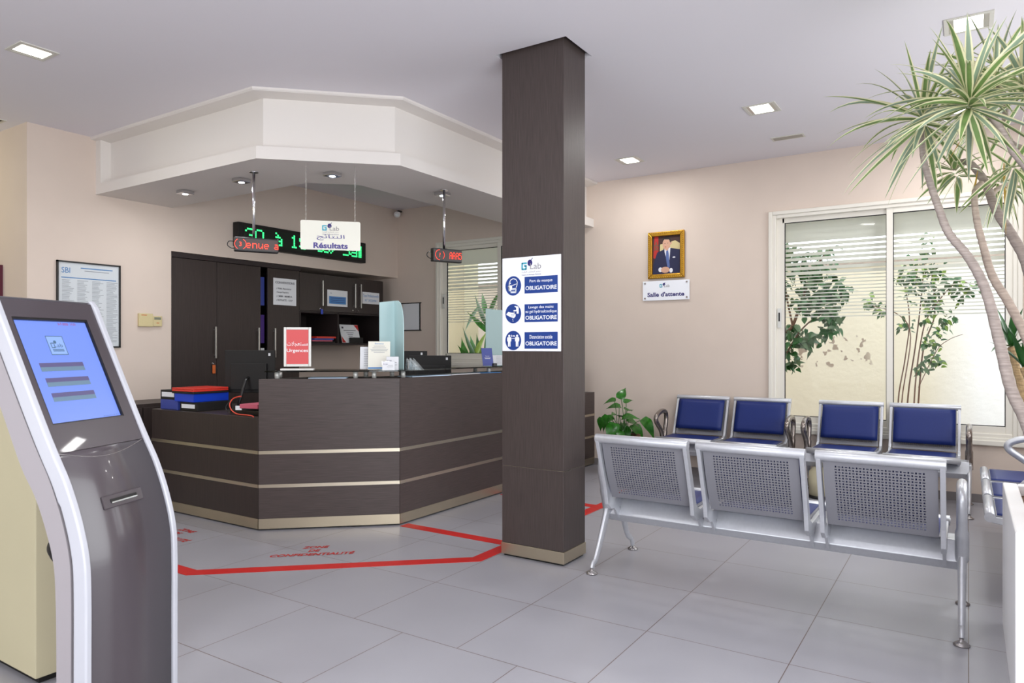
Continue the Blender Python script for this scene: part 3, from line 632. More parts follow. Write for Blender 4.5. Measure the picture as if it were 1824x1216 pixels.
# ------------------------------------------------------------------ hanging queue displays
def hang_display(label, base, ang, w0, w1, z0, z1, chars, ringc, num):
    r = az(ang); n = r.cross(UP); B = Vector((*base, 2.55)); t = thing('queue_display', label, 'display', tuple(B), 0, 'hanging red queue displays')
    MB().cyl(B-UP*.006, .032, .006).build('ceiling_plate', 'chrome', t); MB().cyl(B-UP*(2.55-z1), .0105, 2.55-z1-.004).build('rod', 'chrome', t)
    c = Vector((*base, (z0+z1)/2))+r*(w0+w1)/2; w = w1-w0; h = z1-z0
    MB().obox(c, r, UP, n, w, h, .05).build('case', 'black', t, .006)
    fc = c+n*.0255; MB().obox(fc, r, UP, n, w-.012, h-.026, .001).build('panel', 'led_panel_r', t)
    for fx, ch, cw in chars: q = MB(); ledchar(q, ch, fc+r*fx*w, r, UP, cw, h*.52, .85); q.build('lit_character', 'leddot_r', t, label='red lit dot-matrix character')
    q = MB(); rc = fc+r*ringc*w; ls = []
    for i in range(25):
        a = 2*PI*i/24; ls.append((math.cos(a)*h*.38, math.sin(a)*h*.38))
    for seg_ in ((2, 10), (14, 22)) if num == '3' else ((0, 12), (15, 21)):
        q.stroke(rc, r, UP, [(-y_, x_) for x_, y_ in ls[seg_[0]:seg_[1]+1]], .003, 1, .002)
    q.text(num, rc, r, UP, h=h*.3, off=.002)
    q.build('lit_number', 'leddot_r', t, label='red lit number in a ring')
    e = c-r*w/2; MB().tube(spline([e+UP*.02, e-r*.035+UP*.018, e-r*.045-UP*.01, e-r*.02-UP*.03, e-UP*.03], 4), .0035, 6).build('cable', 'black', t)
hang_display('red LED queue display numbered 3 hanging on a rod at the left of the canopy', (-4.42, 3.331), 61, -.136, .173, 1.958, 2.062,
             [(-.19, 'e', .034), (-.05, 'n', .034), (.085, 'u', .034), (.215, 'e', .034), (.44, 'a', .032)], -.37, '3')
hang_display('red LED queue display hanging on a rod before the reception window', (-3.615, 4.561), 68, -.113, .157, 1.956, 2.065,
             [(.10, 'A', .025), (.21, 'A', .025), (.32, 'A', .025), (.43, '5', .025)], -.28, '?')
# results sign on chains
r = az(46.2); n = r.cross(UP); c = Vector((-3.78, 3.487, 2.047))
t = thing('results_sign', 'white hanging sign reading Résultats on two chains under the canopy', 'sign', (-3.78, 3.487, 1.945))
def rrect(c, r, u, w, h, rad, k=4):
    out = []
    for sx, sy, a0 in ((1, 1, 0), (-1, 1, 90), (-1, -1, 180), (1, -1, 270)):
        for i in range(k+1):
            a = math.radians(a0+90*i/k); out.append(c+r*(sx*(w/2-rad)+rad*math.cos(a))+u*(sy*(h/2-rad)+rad*math.sin(a)))
    return out
MB().prism(rrect(c-n*.002, r, UP, .41, .205, .012), n*.004).build('board', 'sign_cream', t)
q = MB(); logo(q, c+n*.003+UP*.052, r, UP, .115); q.mi = 3; q.text(AR_RES, c+n*.003-UP*.014, r, UP, w=.19, h=.042); q.text('Résultats', c+n*.003-UP*.072, r, UP, w=.235, h=.04, bold=.03); q.build('lettering', ['ink_teal', 'ink_navy', 'ink_grey', 'ink_purple'], t)
for s_ in (-.168, .168):
    q = MB(); p = c+r*s_+UP*.095; z = p.z; k = 0
    while z < 2.545:
        qd = r if k % 2 else n; a = Vector((p.x, p.y, z)); q.tube([a-qd*.003, a+UP*.008-qd*.004, a+UP*.016, a+UP*.008+qd*.004, a], .0012, 5, False); z += .0145; k += 1
    q.build('chain', 'steel', t)

# ------------------------------------------------------------------ things on the reception desks
def small(name, label, cat, mb, mats, group=None, bev=0): return solo(mb, name, mats, label, cat, group, bev)
dR = (outer[1]-outer[0]).normalized(); DR = Vector((dR.x, dR.y, 0)); DN = DR.cross(UP)       # along / outward of the diagonal counter
# red urgences stand
p = fl(530, 4.93, ZG+.0005); t = thing('urgences_sign', 'silver framed red sign reading Urgences standing on the glass shelf', 'sign', tuple(p))
cc = p+UP*.165; w_, h_ = .185, .275
MB().obox(p+UP*.008, DR, UP, DN, .225, .014, .07).build('base', 'alu', t, .004)
q = MB()
for s_ in (-1, 1): q.obox(cc+DR*s_*(w_/2-.009), DR, UP, DN, .018, h_, .014); q.obox(cc+UP*s_*(h_/2-.009), DR, UP, DN, w_-.036, .018, .014)
q.build('frame', 'alu', t, .003); MB().obox(cc, DR, UP, DN, w_-.03, h_-.03, .006).build('card', 'red_card', t)
q = MB(); q.text(AR_URG, cc+UP*.02+DN*.004, DR, UP, w=.142, h=.036, bold=.004); q.text('Urgences', cc-UP*.028+DN*.004, DR, UP, w=.144, h=.030, bold=.016); q.build('lettering', 'white', t)
# leaning acrylic displays
def leaf_stand(name, label, px, t_, w, h, ang, mats_print, fn, paper='paper', lean=.22, z=ZG+.0005):
    p = fl(px, t_, z); r = az(ang); n0 = r.cross(UP); u = (UP-n0*lean).normalized(); n = r.cross(u)
    t = thing(name, label, 'stand', tuple(p)); c = p+u*(h/2+.004)
    MB().obox(c-n*.004, r, u, n, w+.006, h+.004, .003).obox(p+n*.0+UP*.0015, r, UP, n0, w+.006, .003, .06).build('holder', 'acrylic', t)
    MB().obox(c, r, u, n, w, h, .0015).build('card', paper, t)
    q = MB(); fn(q, c+n*.001, r, u, w, h); q.build('print', mats_print, t); return t
def f_qr(q, c, r, u, w, h):
    q.text('Bienvenue', c+u*.42*h, r, u, w=.4*w, off=.001); q.mi = 1
    for i, (ww, zo) in enumerate(((.5, .33), (.62, .27), (.8, .21), (.72, .16), (.5, .11))): q.rect(c+u*zo*h, r, u, ww*w, .018*h, .001)
    q.mi = 2; q.rect(c-u*.45*h, r, u, w*.98, .05*h, .001)
leaf_stand('information_card', 'tall cream information card leaning in an acrylic stand by the counter corner', 675, 5.03, .155, .205, 40, ['ink_blue', 'ink_faint', 'ink_blue'], f_qr, 'sign_cream')
def f_lines(q, c, r, u, w, h):
    for i in range(8): q.rect(c+u*(.36-.1*i)*h+r*.1*w, r, u, .45*w, .02*h, .001)
leaf_stand('leaflet_stand', 'white leaflets in an acrylic stand, left of the tall cream card', 650, 5.09, .072, .165, 40, 'ink_faint', f_lines)
def f_card(q, c, r, u, w, h):
    q.text('G Lab', c-r*.25*w+u*.2*h, r, u, w=.35*w, off=.001); q.mi = 1; q.rect(c+r*.15*w+u*.05*h, r, u, .4*w, .05*h, .001); q.rect(c+r*.12*w-u*.12*h, r, u, .5*w, .05*h, .001)
leaf_stand('business_cards', 'white business cards in a holder, upper row in front of the cream card', 699, 4.93, .085, .095, 40, ['ink_navy', 'ink_faint'], f_card)
leaf_stand('business_cards', 'white business cards in a holder, lower and nearest the shelf edge', 692, 4.86, .085, .062, 40, ['ink_navy', 'ink_faint'], f_card)
for px, tt, lb in ((722, 5.06, 'empty clear acrylic card holder nearest the frosted screen'), (729, 5.0, 'empty clear acrylic card holder at the counter corner')):
    p = fl(px, tt, ZG+.0005); r = az(70); q = MB(); q.prism([p, p+r*.10, p+r*.015+UP*.085, p+r*.008+UP*.085], r.cross(UP)*.003); q.prism([p+r.cross(UP)*.04, p+r*.10+r.cross(UP)*.04, p+r*.015+UP*.085+r.cross(UP)*.04, p+r*.008+UP*.085+r.cross(UP)*.04], r.cross(UP)*.003); q.obox(p+r*.02+UP*.03+r.cross(UP)*.02, r, UP, r.cross(UP), .003, .06, .04)
    small('card_holder', lb, 'holder', q, 'acrylic')
def f_blue(q, c, r, u, w, h):
    q.text('Nouveau', c+u*.05*h, r, u, w=.4*w, off=.001); q.rect(c-u*.05*h, r, u, .6*w, .02*h, .001); q.rect(c-u*.1*h, r, u, .5*w, .02*h, .001)
leaf_stand('blue_leaflet', 'blue leaflet leaning on the long counter beside the column', 870, 6.0, .10, .155, 62, 'paper', f_blue, 'folder_indigo', .25)
leaf_stand('leaflet_stand', 'white leaflets on the long counter, just left of the column', 887, 6.2, .10, .09, 50, 'ink_faint', f_lines)
small('stamp_pad', 'small black box in front of the blue leaflet on the glass shelf', 'box', MB().obox(fl(881, 5.95, ZG+.0152), az(60), UP, az(60).cross(UP), .035, .026, .03), 'black', bev=.003)
# frosted screens
def screen(label, base, parts):
    t = thing('frosted_screen', label, 'screen', tuple(base))
    for pts, n in parts: MB().prism(pts, n*.006).build('panel', 'frosted', t)
b0 = fl(676, 5.28, ZG+.001); b1 = fl(703, 5.34, ZG+.001); b2 = fl(718.5, 5.22, ZG+.001)
zt = 1.262+80*5.3/FPX
curve = [b1.lerp(b2, .0)+UP*(zt+.01-ZG), b1.lerp(b2, .35)+UP*(zt+.008-ZG), b1.lerp(b2, .62)+UP*(zt-.01-ZG), b1.lerp(b2, .82)+UP*(zt-.05-ZG), b1.lerp(b2, .94)+UP*(zt-.11-ZG), b1.lerp(b2, 1)+UP*(zt-.19-ZG)]
screen('pale blue frosted privacy screen with a rounded corner on the glass shelf', b1, [([b0, b1, b1+UP*(zt+.01-ZG), b0+UP*(zt-.005-ZG)], (b1-b0).normalized().cross(UP)*-1), ([b1, b2]+curve[::-1], (b2-b1).normalized().cross(UP)*-1)])
b0 = fl(866, 6.35, ZG+.001); b1 = fl(905, 6.68, ZG+.001); zt = 1.262+66*6.5/FPX
screen('grey blue frosted privacy screen standing left of the column', b0, [([b0, b1, b1+UP*(zt-ZG), b0+UP*(zt-ZG)], (b1-b0).normalized().cross(UP)*-1)])
b0 = Vector((-3.60, 6.30, ZG+.001)); b1 = Vector((-3.43, 6.33, ZG+.001)); e = b1-b0
screen('rounded frosted privacy screen seen just right of the column', b0, [([b0, b1]+[b0+e*q[0]+UP*q[1] for q in ((1, .33), (.95, .42), (.85, .48), (.65, .51), (0, .51))], e.normalized().cross(UP)*-1)])
# papers between counter and glass
def paper(label, pts, m='paper', z=ZT+.0008, name='paper_sheet'):
    small(name, label, 'paper', MB().prism([Vector((x_, y_, z)) for x_, y_ in pts], (0, 0, .005)), m)
def quad(c, ang, w, h):
    r = az(ang); u = az(ang+90); c = Vector((*c, 0)); return [(q.x, q.y) for q in (c-r*w/2-u*h/2, c+r*w/2-u*h/2, c+r*w/2+u*h/2, c-r*w/2+u*h/2)]
cc_ = offset_poly(DP, .085); P_ = lambda i, f_: cc_[i].lerp(cc_[i+1], f_)
paper('white paper sheet under the glass shelf of the diagonal counter', quad(P_(0, .50), 40, .26, .14), 'paper_blue')
paper('pale blue papers under the glass shelf at the counter corner', quad(P_(1, .12), 84, .40, .16), 'paper_blue')
paper('white papers under the glass shelf in the middle of the long counter', quad(P_(1, .27), 94, .42, .16), 'paper', ZT+.001)
paper('blue leaflet under the glass shelf of the long counter', quad(P_(1, .40), 75, .25, .15), 'ink_blue', ZT+.001)
# monitors seen from the back
def monitor(label, base, ang, w, z0, z1, stand=None, zb=.775, logo_off=.4):
    r = az(ang); n = r.cross(UP); p = Vector((*base, zb)); t = thing('computer_monitor', label, 'monitor', tuple(p)); c = Vector((*base, (z0+z1)/2)); h = z1-z0
    MB().obox(c, r, UP, n, w, h, .022).build('housing', 'black_matte', t, .004)
    MB().obox(c-UP*h*.12+n*.02, r, UP, n, w*.72, h*.62, .022).build('rear_cover', 'black_matte', t, .004)
    MB().obox(c+UP*h*.40+r*w*logo_off+n*.0115, r, UP, n, .018, .022, .001).build('badge', 'paper', t)
    MB().obox(c-n*.0115, r, UP, n, w-.02, h-.02, .001).build('screen', 'black_gloss', t)
    if stand: MB().tube([p+n*.03+UP*.012-r*.0, p+n*.14+UP*.012, p+n*.18+UP*.03, p+n*.07+UP*(z0-zb+.10), p+n*.015+UP*(z0-zb+.13)], [.008]*5, 8, True, 1.6).build('stand', 'black', t)
    else: MB().obox(Vector((*base, (z0+zb)/2+.02)), r, UP, n, .06, z0-zb+.05, .02).obox(p+UP*.006, r, UP, n, .22, .012, .16).build('stand', 'black', t, .003)
monitor('black computer monitor seen from behind on the low desk beside the folders', (-4.77, 3.56), 25, .42, .90, 1.235, True)
q0 = fl(766, 6.2, 0); monitor('black computer monitor seen from behind over the long counter', (q0.x, q0.y), 33, .372, .90, 1.186, None, .7405)
q0 = fl(736, 6.85, 0); monitor('black screen behind the frosted screen, further back than the other monitors', (q0.x, q0.y), 40, .27, .95, 1.222, None, .7405, .3)
# files and trays on the low desk
yF = 3.165
def X(px, y=yF): return at(px, 700, 'y', y).x
def Z(px, py, y=yF): return at(px, py, 'y', y).z
def tray(name, label, x0, x1, z0, z1, d, m, lab=None, yf=yF, open_=False):
    t = thing(name, label, 'file box', ((x0+x1)/2, yf+d/2, z0)); b = MB()
    if open_:
        e = .004; b.box((x0, yf, z0), (x1, yf+d, z0+e)).box((x0, yf, z0), (x1, yf+e, z1)).box((x0, yf+d-e, z0), (x1, yf+d, z1)).box((x0, yf, z0), (x0+e, yf+d, z1)).box((x1-e, yf, z0), (x1, yf+d, z1))
    else: b.box((x0, yf, z0), (x1, yf+d, z1))
    b.build('body', m, t, .002)
    if lab: MB().box((x0+.018, yf-.001, z0+.020), (x1-.028, yf, z1-.016)).build('label_card', 'paper', t)
    return t
za = ZL+.0005; zb_ = .853; zc_ = .925
tray('box_file', 'indigo blue box file at the left end of the low desk, under the brown one', X(286), X(316), za, zb_-.001, .28, 'folder_indigo')
tray('box_file', 'dark brown box file with a white label on top of the indigo one', X(286), X(314), zb_, zc_, .28, 'black_matte', True)
tray('box_file', 'black box file with a white label under the blue tray on the low desk', X(321), X(351), za, .842, .30, 'black_matte', True)
tray('letter_tray', 'bright blue letter tray on top of the black box file on the low desk', X(313), X(347), .843, .905, .30, 'folder_blue', None, yF-.01, True)
x0, x1 = X(313), X(347)
for z0, dz, m_, lb in ((.9055, .016, 'black_matte', 'black folder lying on the blue letter tray'), (.922, .014, 'folder_red', 'red folder lying on the black folder over the blue tray'), (.9365, .012, 'folder_red', 'topmost red folder of the pile on the blue tray')):
    small('folder', lb, 'folder', MB().box((x0-.02, yF-.02, z0), (x1+.012, yF+.28, z0+dz)), m_, 'folders on the blue tray', .003)
small('desk_tray', 'flat dark tray of cables and stationery on the low desk by the tall counter', 'tray', MB().box((X(402), 3.20, za), (X(455), 3.48, za+.035)), 'black', bev=.004)
small('folder', 'pink covered papers lying on the dark desk tray by the tall counter', 'folder', MB().obox(Vector((X(437), 3.28, za+.064)), az(8), az(98), UP, .17, .2, .03), 'pink', bev=.002)
small('note_pad', 'white note pad leaning against the pink papers', 'paper', MB().obox(Vector((X(423), 3.175, za+.05)), az(20), UP, az(20).cross(UP), .05, .03, .004), 'paper')
small('desk_cable', 'red orange cable looping over the low desk edge beside the tall counter', 'cable', MB().tube(spline([(X(418), 3.22, .905), (X(409), 3.2, .89), (X(406), 3.18, .85), (X(412), 3.165, .81), (X(424), 3.155, .785), (X(440), 3.15, .783), (X(452), 3.14, .783), (X(458), 3.13, .781), (X(460.0), 3.125, .779)], 6), .0045, 8), 'cable_red')
small('desk_cable', 'thin black cable coiled behind the red one on the low desk', 'cable', MB().tube(spline([(X(412), 3.25, .89), (X(400), 3.22, .87), (X(397), 3.19, .82), (X(406), 3.18, .785), (X(430), 3.17, .782), (X(445), 3.2, .783)], 6), .003, 8), 'black')
# wall camera, pinned white sheet on the window wall
t = thing('security_camera', 'small round white security camera in the ceiling corner', 'camera', (-6.13, 6.77, 2.93))
p = Vector((-6.10, 6.74, 2.945)); q = MB(); q.lathe((p.x, p.y, p.z-.04), [(0, -.002), (.02, .002), (.035, .014), (.042, .034), (.04, .055), (.03, .07), (.0, .078)], 20); q.build('body', 'white', t)
MB().tube([p+Vector((0, .0, .03)), p+Vector((-.03, .06, .055)), p+Vector((-.03, .115, .055))], .012).build('bracket', 'black', t); nn = (CAM-p).normalized(); MB().cyl(p-UP*.01+nn*.030, .018, .012, nn).build('lens', 'black_gloss', t)
t = thing('sheet_holder', 'crumpled silver white sheet in a thin frame on the wall behind reception', 'notice', (-5.95, YW, 1.48))
MB().box((-6.10, YW-.008, 1.478), (-5.83, YW, 1.815)).build('sheet', 'paper', t)
MB().box((-6.13, YW-.014, 1.812), (-5.80, YW, 1.824)).box((-6.13, YW-.014, 1.466), (-5.80, YW, 1.478)).box((-5.825, YW-.012, 1.466), (-5.815, YW, 1.824)).build('frame', 'gasket', t)

# ------------------------------------------------------------------ portrait and waiting-room plate
t = thing('framed_portrait', 'gold framed portrait of a seated man in a navy suit on the window wall', 'picture', (-2.57, YW, 1.955))
x0, x1, z0, z1 = -2.762, -2.378, 1.955, 2.430; w_ = .045
for a, b in ((((x0, z0), (x0+w_, z0+w_), (x0+w_, z1-w_), (x0, z1)), 0), (((x1, z0), (x1, z1), (x1-w_, z1-w_), (x1-w_, z0+w_)), 0), (((x0, z1), (x0+w_, z1-w_), (x1-w_, z1-w_), (x1, z1)), 0), (((x0, z0), (x1, z0), (x1-w_, z0+w_), (x0+w_, z0+w_)), 0)):
    MB().prism([(q[0], YW, q[1]) for q in a], (0, -.03, 0)).build('frame_rail', 'gold', t, .006)
q = MB()
for i in range(22):
    z = z0+.03+i*(z1-z0-.06)/21
    for xx in (x0+.015, x1-.015): q.obox((xx, YW-.031, z), az(0), (UP+RX*.8).normalized(), Vector((0, 1, 0)), .006, .012, .008)
for i in range(17):
    x_ = x0+.03+i*(x1-x0-.06)/16
    for z in (z0+.015, z1-.015): q.obox((x_, YW-.031, z), (RX+UP*.8).normalized(), UP, Vector((0, 1, 0)), .012, .006, .008)
q.build('beading', 'gold_bright', t)
pw, ph = x1-x0-2*w_+.01, z1-z0-2*w_+.01; c = Vector(((x0+x1)/2, YW-.006, (z0+z1)/2)); q = MB(); q.rect(c, RX, UP, pw, ph, 0)
def sh(mi, pts, off): q.mi = mi; q.shape(c, RX, UP, [((x_-.5)*pw, (.5-y_)*ph) for x_, y_ in pts], 1, off)
def ell(mi, x_, y_, rx, ry, off): q.mi = mi; q.disc(c+RX*(x_-.5)*pw+UP*(.5-y_)*ph, RX, UP, rx*pw, ry*ph, 20, off)
sh(1, [(.08, 0), (.22, 0), (.22, .5), (.12, .58), (.04, .56)], .0006)
q.mi = 2; q.stroke(c+RX*(.14-.5)*pw+UP*(.5-.27)*ph, RX, UP, [(math.sin(4*PI*i/5)*.09*pw, math.cos(4*PI*i/5)*.13*ph) for i in range(6)], .004, 1, .0009)
sh(3, [(.28, .22), (.4, .2), (.4, .38), (.27, .42)], .0006); sh(3, [(.66, .17), (.8, .14), (1, .24), (1, .38), (.6, .34)], .0006)
sh(4, [(.4, .36), (.66, .33), (.98, .38), (1, 1), (.02, 1), (.04, .72), (.18, .42)], .0010)
sh(5, [(.43, .35), (.64, .31), (.62, .5), (.58, .78), (.50, .6), (.44, .44)], .0014); sh(6, [(.49, .40), (.56, .38), (.58, .48), (.62, .82), (.54, .84), (.48, .55)], .0018)
ell(7, .50, .22, .135, .145, .0020); ell(7, .655, .2, .03, .04, .0018); sh(7, [(.44, .32), (.58, .32), (.56, .38), (.48, .39)], .0016)
sh(8, [(.36, .16), (.38, .07), (.47, .03), (.58, .04), (.65, .1), (.66, .2), (.62, .17), (.6, .11), (.42, .1)], .0024)
ell(8, .45, .205, .018, .006, .0026); ell(8, .55, .2, .018, .006, .0026); ell(1, .47, .295, .03, .007, .0026)
ell(5, .29, .87, .07, .06, .0018); ell(5, .66, .9, .06, .06, .0018); ell(7, .46, .88, .15, .08, .0022); ell(5, .76, .57, .05, .018, .0016)
q.build('picture', ['pic_bg', 'flag_red', 'flag_green', 'chair_gold', 'suit', 'shirt', 'tie', 'skin', 'hair'], t)
t = thing('waiting_room_plate', 'clear plate reading Salle d\'attente on the wall below the portrait', 'sign', (-2.575, YW, 1.735))
MB().box((-2.821, YW-.016, 1.735), (-2.328, YW-.012, 1.934)).build('plate', 'sign_white', t, .001)
for x_ in (-2.795, -2.354):
    for z in (1.758, 1.911): MB().cyl((x_, YW, z), .009, -.022, (0, 1, 0), 14).build('screw_cap', 'chrome', t)
q = MB(); cc = Vector((-2.575, YW-.016, 1.835)); logo(q, cc+UP*.047-RX*.01, RX, UP, .105, sub=False); q.mi = 1; q.text("Salle d'attente", cc-UP*.04, RX, UP, w=.39, h=.046, bold=.03); q.build('lettering', LM, t)

# ------------------------------------------------------------------ ceiling fittings
def ceiling_light(cx, cy, s_, lab):
    t = thing('ceiling_light', lab, 'ceiling light', (cx, cy, CZ), 0, 'square recessed ceiling lights'); q = MB(); e = .022; z = CZ-.006
    for a, b in (((-s_, -s_), (s_, -s_+e)), ((-s_, s_-e), (s_, s_)), ((-s_, -s_+e), (-s_+e, s_-e)), ((s_-e, -s_+e), (s_, s_-e))): q.box((cx+a[0], cy+a[1], z), (cx+b[0], cy+b[1], CZ))
    q.build('frame', 'ceil_frame', t, .001); i = s_-e
    MB().box((cx-i, cy-i, CZ-.0035), (cx+i, cy+i, CZ-.0005)).build('reflector', 'steel', t); MB().box((cx-i*.72, cy-i*.95, CZ-.005), (cx+i*.72, cy+i*.95, CZ-.0037)).build('diffuser', 'lamp', t)
ceiling_light(-4.69, 1.98, .105, 'square recessed ceiling light at the upper left, over the kiosk')
ceiling_light(.0, 4.58, .115, 'square recessed ceiling light behind the dracaena, nearest the top edge')
ceiling_light(-1.285, 5.39, .115, 'square recessed ceiling light next to the air vent')
ceiling_light(-2.69, 6.205, .110, 'square recessed ceiling light furthest back, right of the column')
ceiling_light(-.03, 6.2, .115, 'square recessed ceiling light half hidden by the dracaena leaves, close to the window')
def vent(cx, cy, lab, sx=.13, sy=.055):
    t = thing('air_vent', lab, 'vent', (cx, cy, CZ)); z = CZ-.006; q = MB(); e = .014
    for a, b in (((-sx, -sy), (sx, -sy+e)), ((-sx, sy-e), (sx, sy)), ((-sx, -sy+e), (-sx+e, sy-e)), ((sx-e, -sy+e), (sx, sy-e))): q.box((cx+a[0], cy+a[1], z), (cx+b[0], cy+b[1], CZ))
    q.build('frame', 'ceil_frame', t); MB().box((cx-sx+e, cy-sy+e, CZ-.002), (cx+sx-e, cy+sy-e, CZ-.0005)).build('backing', 'wood_inside', t)
    for i in range(5): yy = cy-sy+e+.006+i*(2*sy-2*e-.012)/4; MB().box((cx-sx+e, yy-.004, CZ-.006), (cx+sx-e, yy+.004, CZ-.003)).build('slat', 'vent_slat', t)
vent(-1.275, 6.245, 'narrow air vent grille in the ceiling near the window wall'); vent(-6.42, 2.40, 'air vent grille in the ceiling at the far left edge', .13, .08)

# ------------------------------------------------------------------ floor marking
TZ = .0015
def tape(label, pts, w=.088, group='red floor tape lines'):
    P = [Vector(p) for p in pts]; L = offset_poly(P, w/2); R_ = offset_poly(P, -w/2); q = MB()
    for i in range(len(P)-1): q.prism([(*L[i], 0.0003), (*R_[i], 0.0003), (*R_[i+1], 0.0003), (*L[i+1], 0.0003)], (0, 0, TZ))
    solo(q, 'floor_tape', 'red_tape', label, 'floor tape', group)
tape('long red floor tape bordering the confidentiality zone, bending at both ends', [(-5.6, 2.337), (-3.645, 2.337), (-2.452, 3.405), (-2.452, 6.5)])
tape('short red floor tape from the counter corner towards the column', [(-3.36, 3.785), (-2.497, 3.785)])
tape('short red floor tape crossing towards the counter behind the column', [(-3.36, 5.05), (-2.497, 5.05)])
def zone(label, c, ang):
    r = az(ang); u = az(ang+90); q = MB(); c = Vector((*c, .0004))
    q.text('CONFIDENTIALITÉ', c-u*.075, r, u, w=.50, h=.062, bold=.03, shear=.25); q.text('DE', c+u*.0, r, u, w=.075, h=.048, bold=.03, shear=.25); q.text('ZONE', c+u*.075, r, u, w=.165, h=.048, bold=.03, shear=.25)
    solo(q, 'floor_lettering', 'red_ink', label, 'floor lettering')
zone('red ZONE DE CONFIDENTIALITÉ lettering on the floor before the diagonal counter', (-3.40, 3.005), 41.5)
zone('red zone lettering on the floor just right of the kiosk', (-4.50, 2.78), 0)
zone('red zone lettering on the floor right of the column, partly behind the bench leg', (-2.62, 5.72), 90)

# ------------------------------------------------------------------ ticket kiosk
KN = Vector((-2.201, 1.068, 0)); DW = az(112.2); KNn = az(22.2); KW = .42
t = thing('ticket_kiosk', 'freestanding grey and silver ticket kiosk with a lit blue touch screen, lower left', 'kiosk', tuple(KN+DW*KW/2-KNn*.05))
front = spline([(0, 0), (0, .30), (0, .52), (-.006, .63), (-.031, .74), (-.070, .85), (-.112, .936), (-.151, 1.018), (-.238, 1.213), (-.322, 1.405)], 5)
back = spline([(-.42, 1.36), (-.375, 1.255), (-.295, 1.07), (-.225, .90), (-.177, .813), (-.142, .725), (-.112, .62), (-.103, .51), (-.10, .3), (-.10, 0)], 5)
def kp(u, z, w): return KN+DW*w+KNn*u+UP*z
front = [(p.x, p.y) for p in [Vector((a[0], a[1])) for a in front]]; back = [(a[0], a[1]) for a in back]
side = front+[(-.335, 1.425), (-.40, 1.395)]+back
rw = .024
for w0, nm in ((0, 'side_shell'), (KW-rw, 'side_shell')):
    ff = [(u+.006, z) for u, z in front]+[(-.335, 1.428), (-.37, 1.412)]; bb = []
    for i, (u, z) in enumerate(front): bb.append((u-.040, z-.012*(z > .8)))
    rim = ff+[(-.375, 1.39)]+bb[::-1]
    MB().prism([kp(u, z, w0) for u, z in rim], DW*rw).build('side_rim', 'kiosk_white', t, .008, 3)
    ins = .004 if w0 == 0 else 0
    MB().prism([kp(u, z, w0+ins) for u, z in [(u-.05, z) for u, z in front]+[(-.375, 1.40)]+back], DW*(rw-.004)).build('side_panel', 'kiosk_silver', t)
q = MB(); n = len(front)
def skin(q, idx0, idx1, w0, w1, off, th=.012):
    seg = front[idx0:idx1+1]; vs = []
    for u, z in seg: vs += [kp(u+off, z, w0), kp(u+off, z, w1), kp(u+off-th, z, w1), kp(u+off-th, z, w0)]
    m = len(seg); fs = [(i*4+a, i*4+(a+1) % 4, (i+1)*4+(a+1) % 4, (i+1)*4+a) for i in range(m-1) for a in range(4)]+[(3, 2, 1, 0), ((m-1)*4, (m-1)*4+1, (m-1)*4+2, (m-1)*4+3)]
    q.add(vs, fs, True)
ks = 30
skin(q, 0, ks, rw, KW-rw, -.004); q.build('lower_front', 'kiosk_dark', t)
q = MB(); q.mi = 0
# upper fascia is a straight sloped frame around the screen
ua, za_ = front[ks]; ub, zb2 = front[-1]
sl = (Vector((ub, zb2))-Vector((ua, za_))); SLn = Vector((sl.y, -sl.x)).normalized(); sd = sl.normalized()
SU = (KNn*sd.x+UP*sd.y); SN = (KNn*SLn.x+UP*SLn.y); O = kp(ua-.004, za_, 0)
LL = sl.length
def sp_(w, s_, o=0): return O+DW*w+SU*s_+SN*o
s0, s1 = (1.022-za_)/sd.y, (1.357-za_)/sd.y; w0, w1 = .048, .350
def slab(q, a0, a1, b0, b1, o0, o1):
    q.prism([sp_(a0, b0, o0), sp_(a1, b0, o0), sp_(a1, b1, o0), sp_(a0, b1, o0)], SN*(o1-o0))
q.box_ = None
slab(q, rw, w0, .002, LL+.01, -.012, 0); slab(q, w1, KW-rw, .002, LL+.01, -.012, 0); slab(q, w0, w1, .002, s0, -.012, 0); slab(q, w0, w1, s1, LL+.01, -.012, 0)
q.build('screen_fascia', 'kiosk_dark', t)
q = MB()
for a0, a1, b0, b1 in ((w0, w0+.004, s0, s1), (w1-.004, w1, s0, s1), (w0, w1, s0, s0+.004), (w0, w1, s1-.008, s1)): slab(q, a0, a1, b0, b1, -.012, -.001)
q.build('bezel', 'black', t)
q = MB(); slab(q, w0+.003, w1-.003, s0+.003, s1-.006, -.014, -.009); scr = q.build('touch_screen', 'screen', t)
def zs(z): return (z-za_)/sd.y
q = MB(); L_ = 0
def cw(w): return w
for i, (wa, wb_, zt_, zbm) in enumerate(((.092, .268, 1.214, 1.187), (.094, .268, 1.166, 1.139), (.095, .269, 1.119, 1.092))):
    q.mi = 0; slab(q, wa, wb_, zs((zt_+zbm)/2), zs(zt_), -.0085, -.0080); q.mi = 1; slab(q, wa, wb_, zs(zbm), zs((zt_+zbm)/2), -.0085, -.0080)
q.build('menu_buttons', ['screen_bar', 'screen_bar2'], scr)
q = MB(); ca = sp_(.188, zs(1.27), -.0082); q.rect(ca, DW, SU, .066, .066, 0); q.mi = 1; q.stroke(ca, DW, SU, [(-.033, -.033), (.033, -.033), (.033, .033), (-.033, .033), (-.033, -.033)], .0025, 1, .0004)
q.text('Lab', ca+DW*.006, DW, SU, w=.034, h=.014, off=.0005); q.stroke(ca-DW*.016, DW, SU, [(.006, .008), (-.006, .008), (-.006, -.008), (.006, -.008), (.006, 0)], .003, 1, .0005); q.disc(ca-DW*.004+SU*.012, DW, SU, .006, .006, 12, .0005); q.rect(ca-SU*.015, DW, SU, .045, .003, .0005); q.rect(ca-SU*.02, DW, SU, .045, .003, .0005)
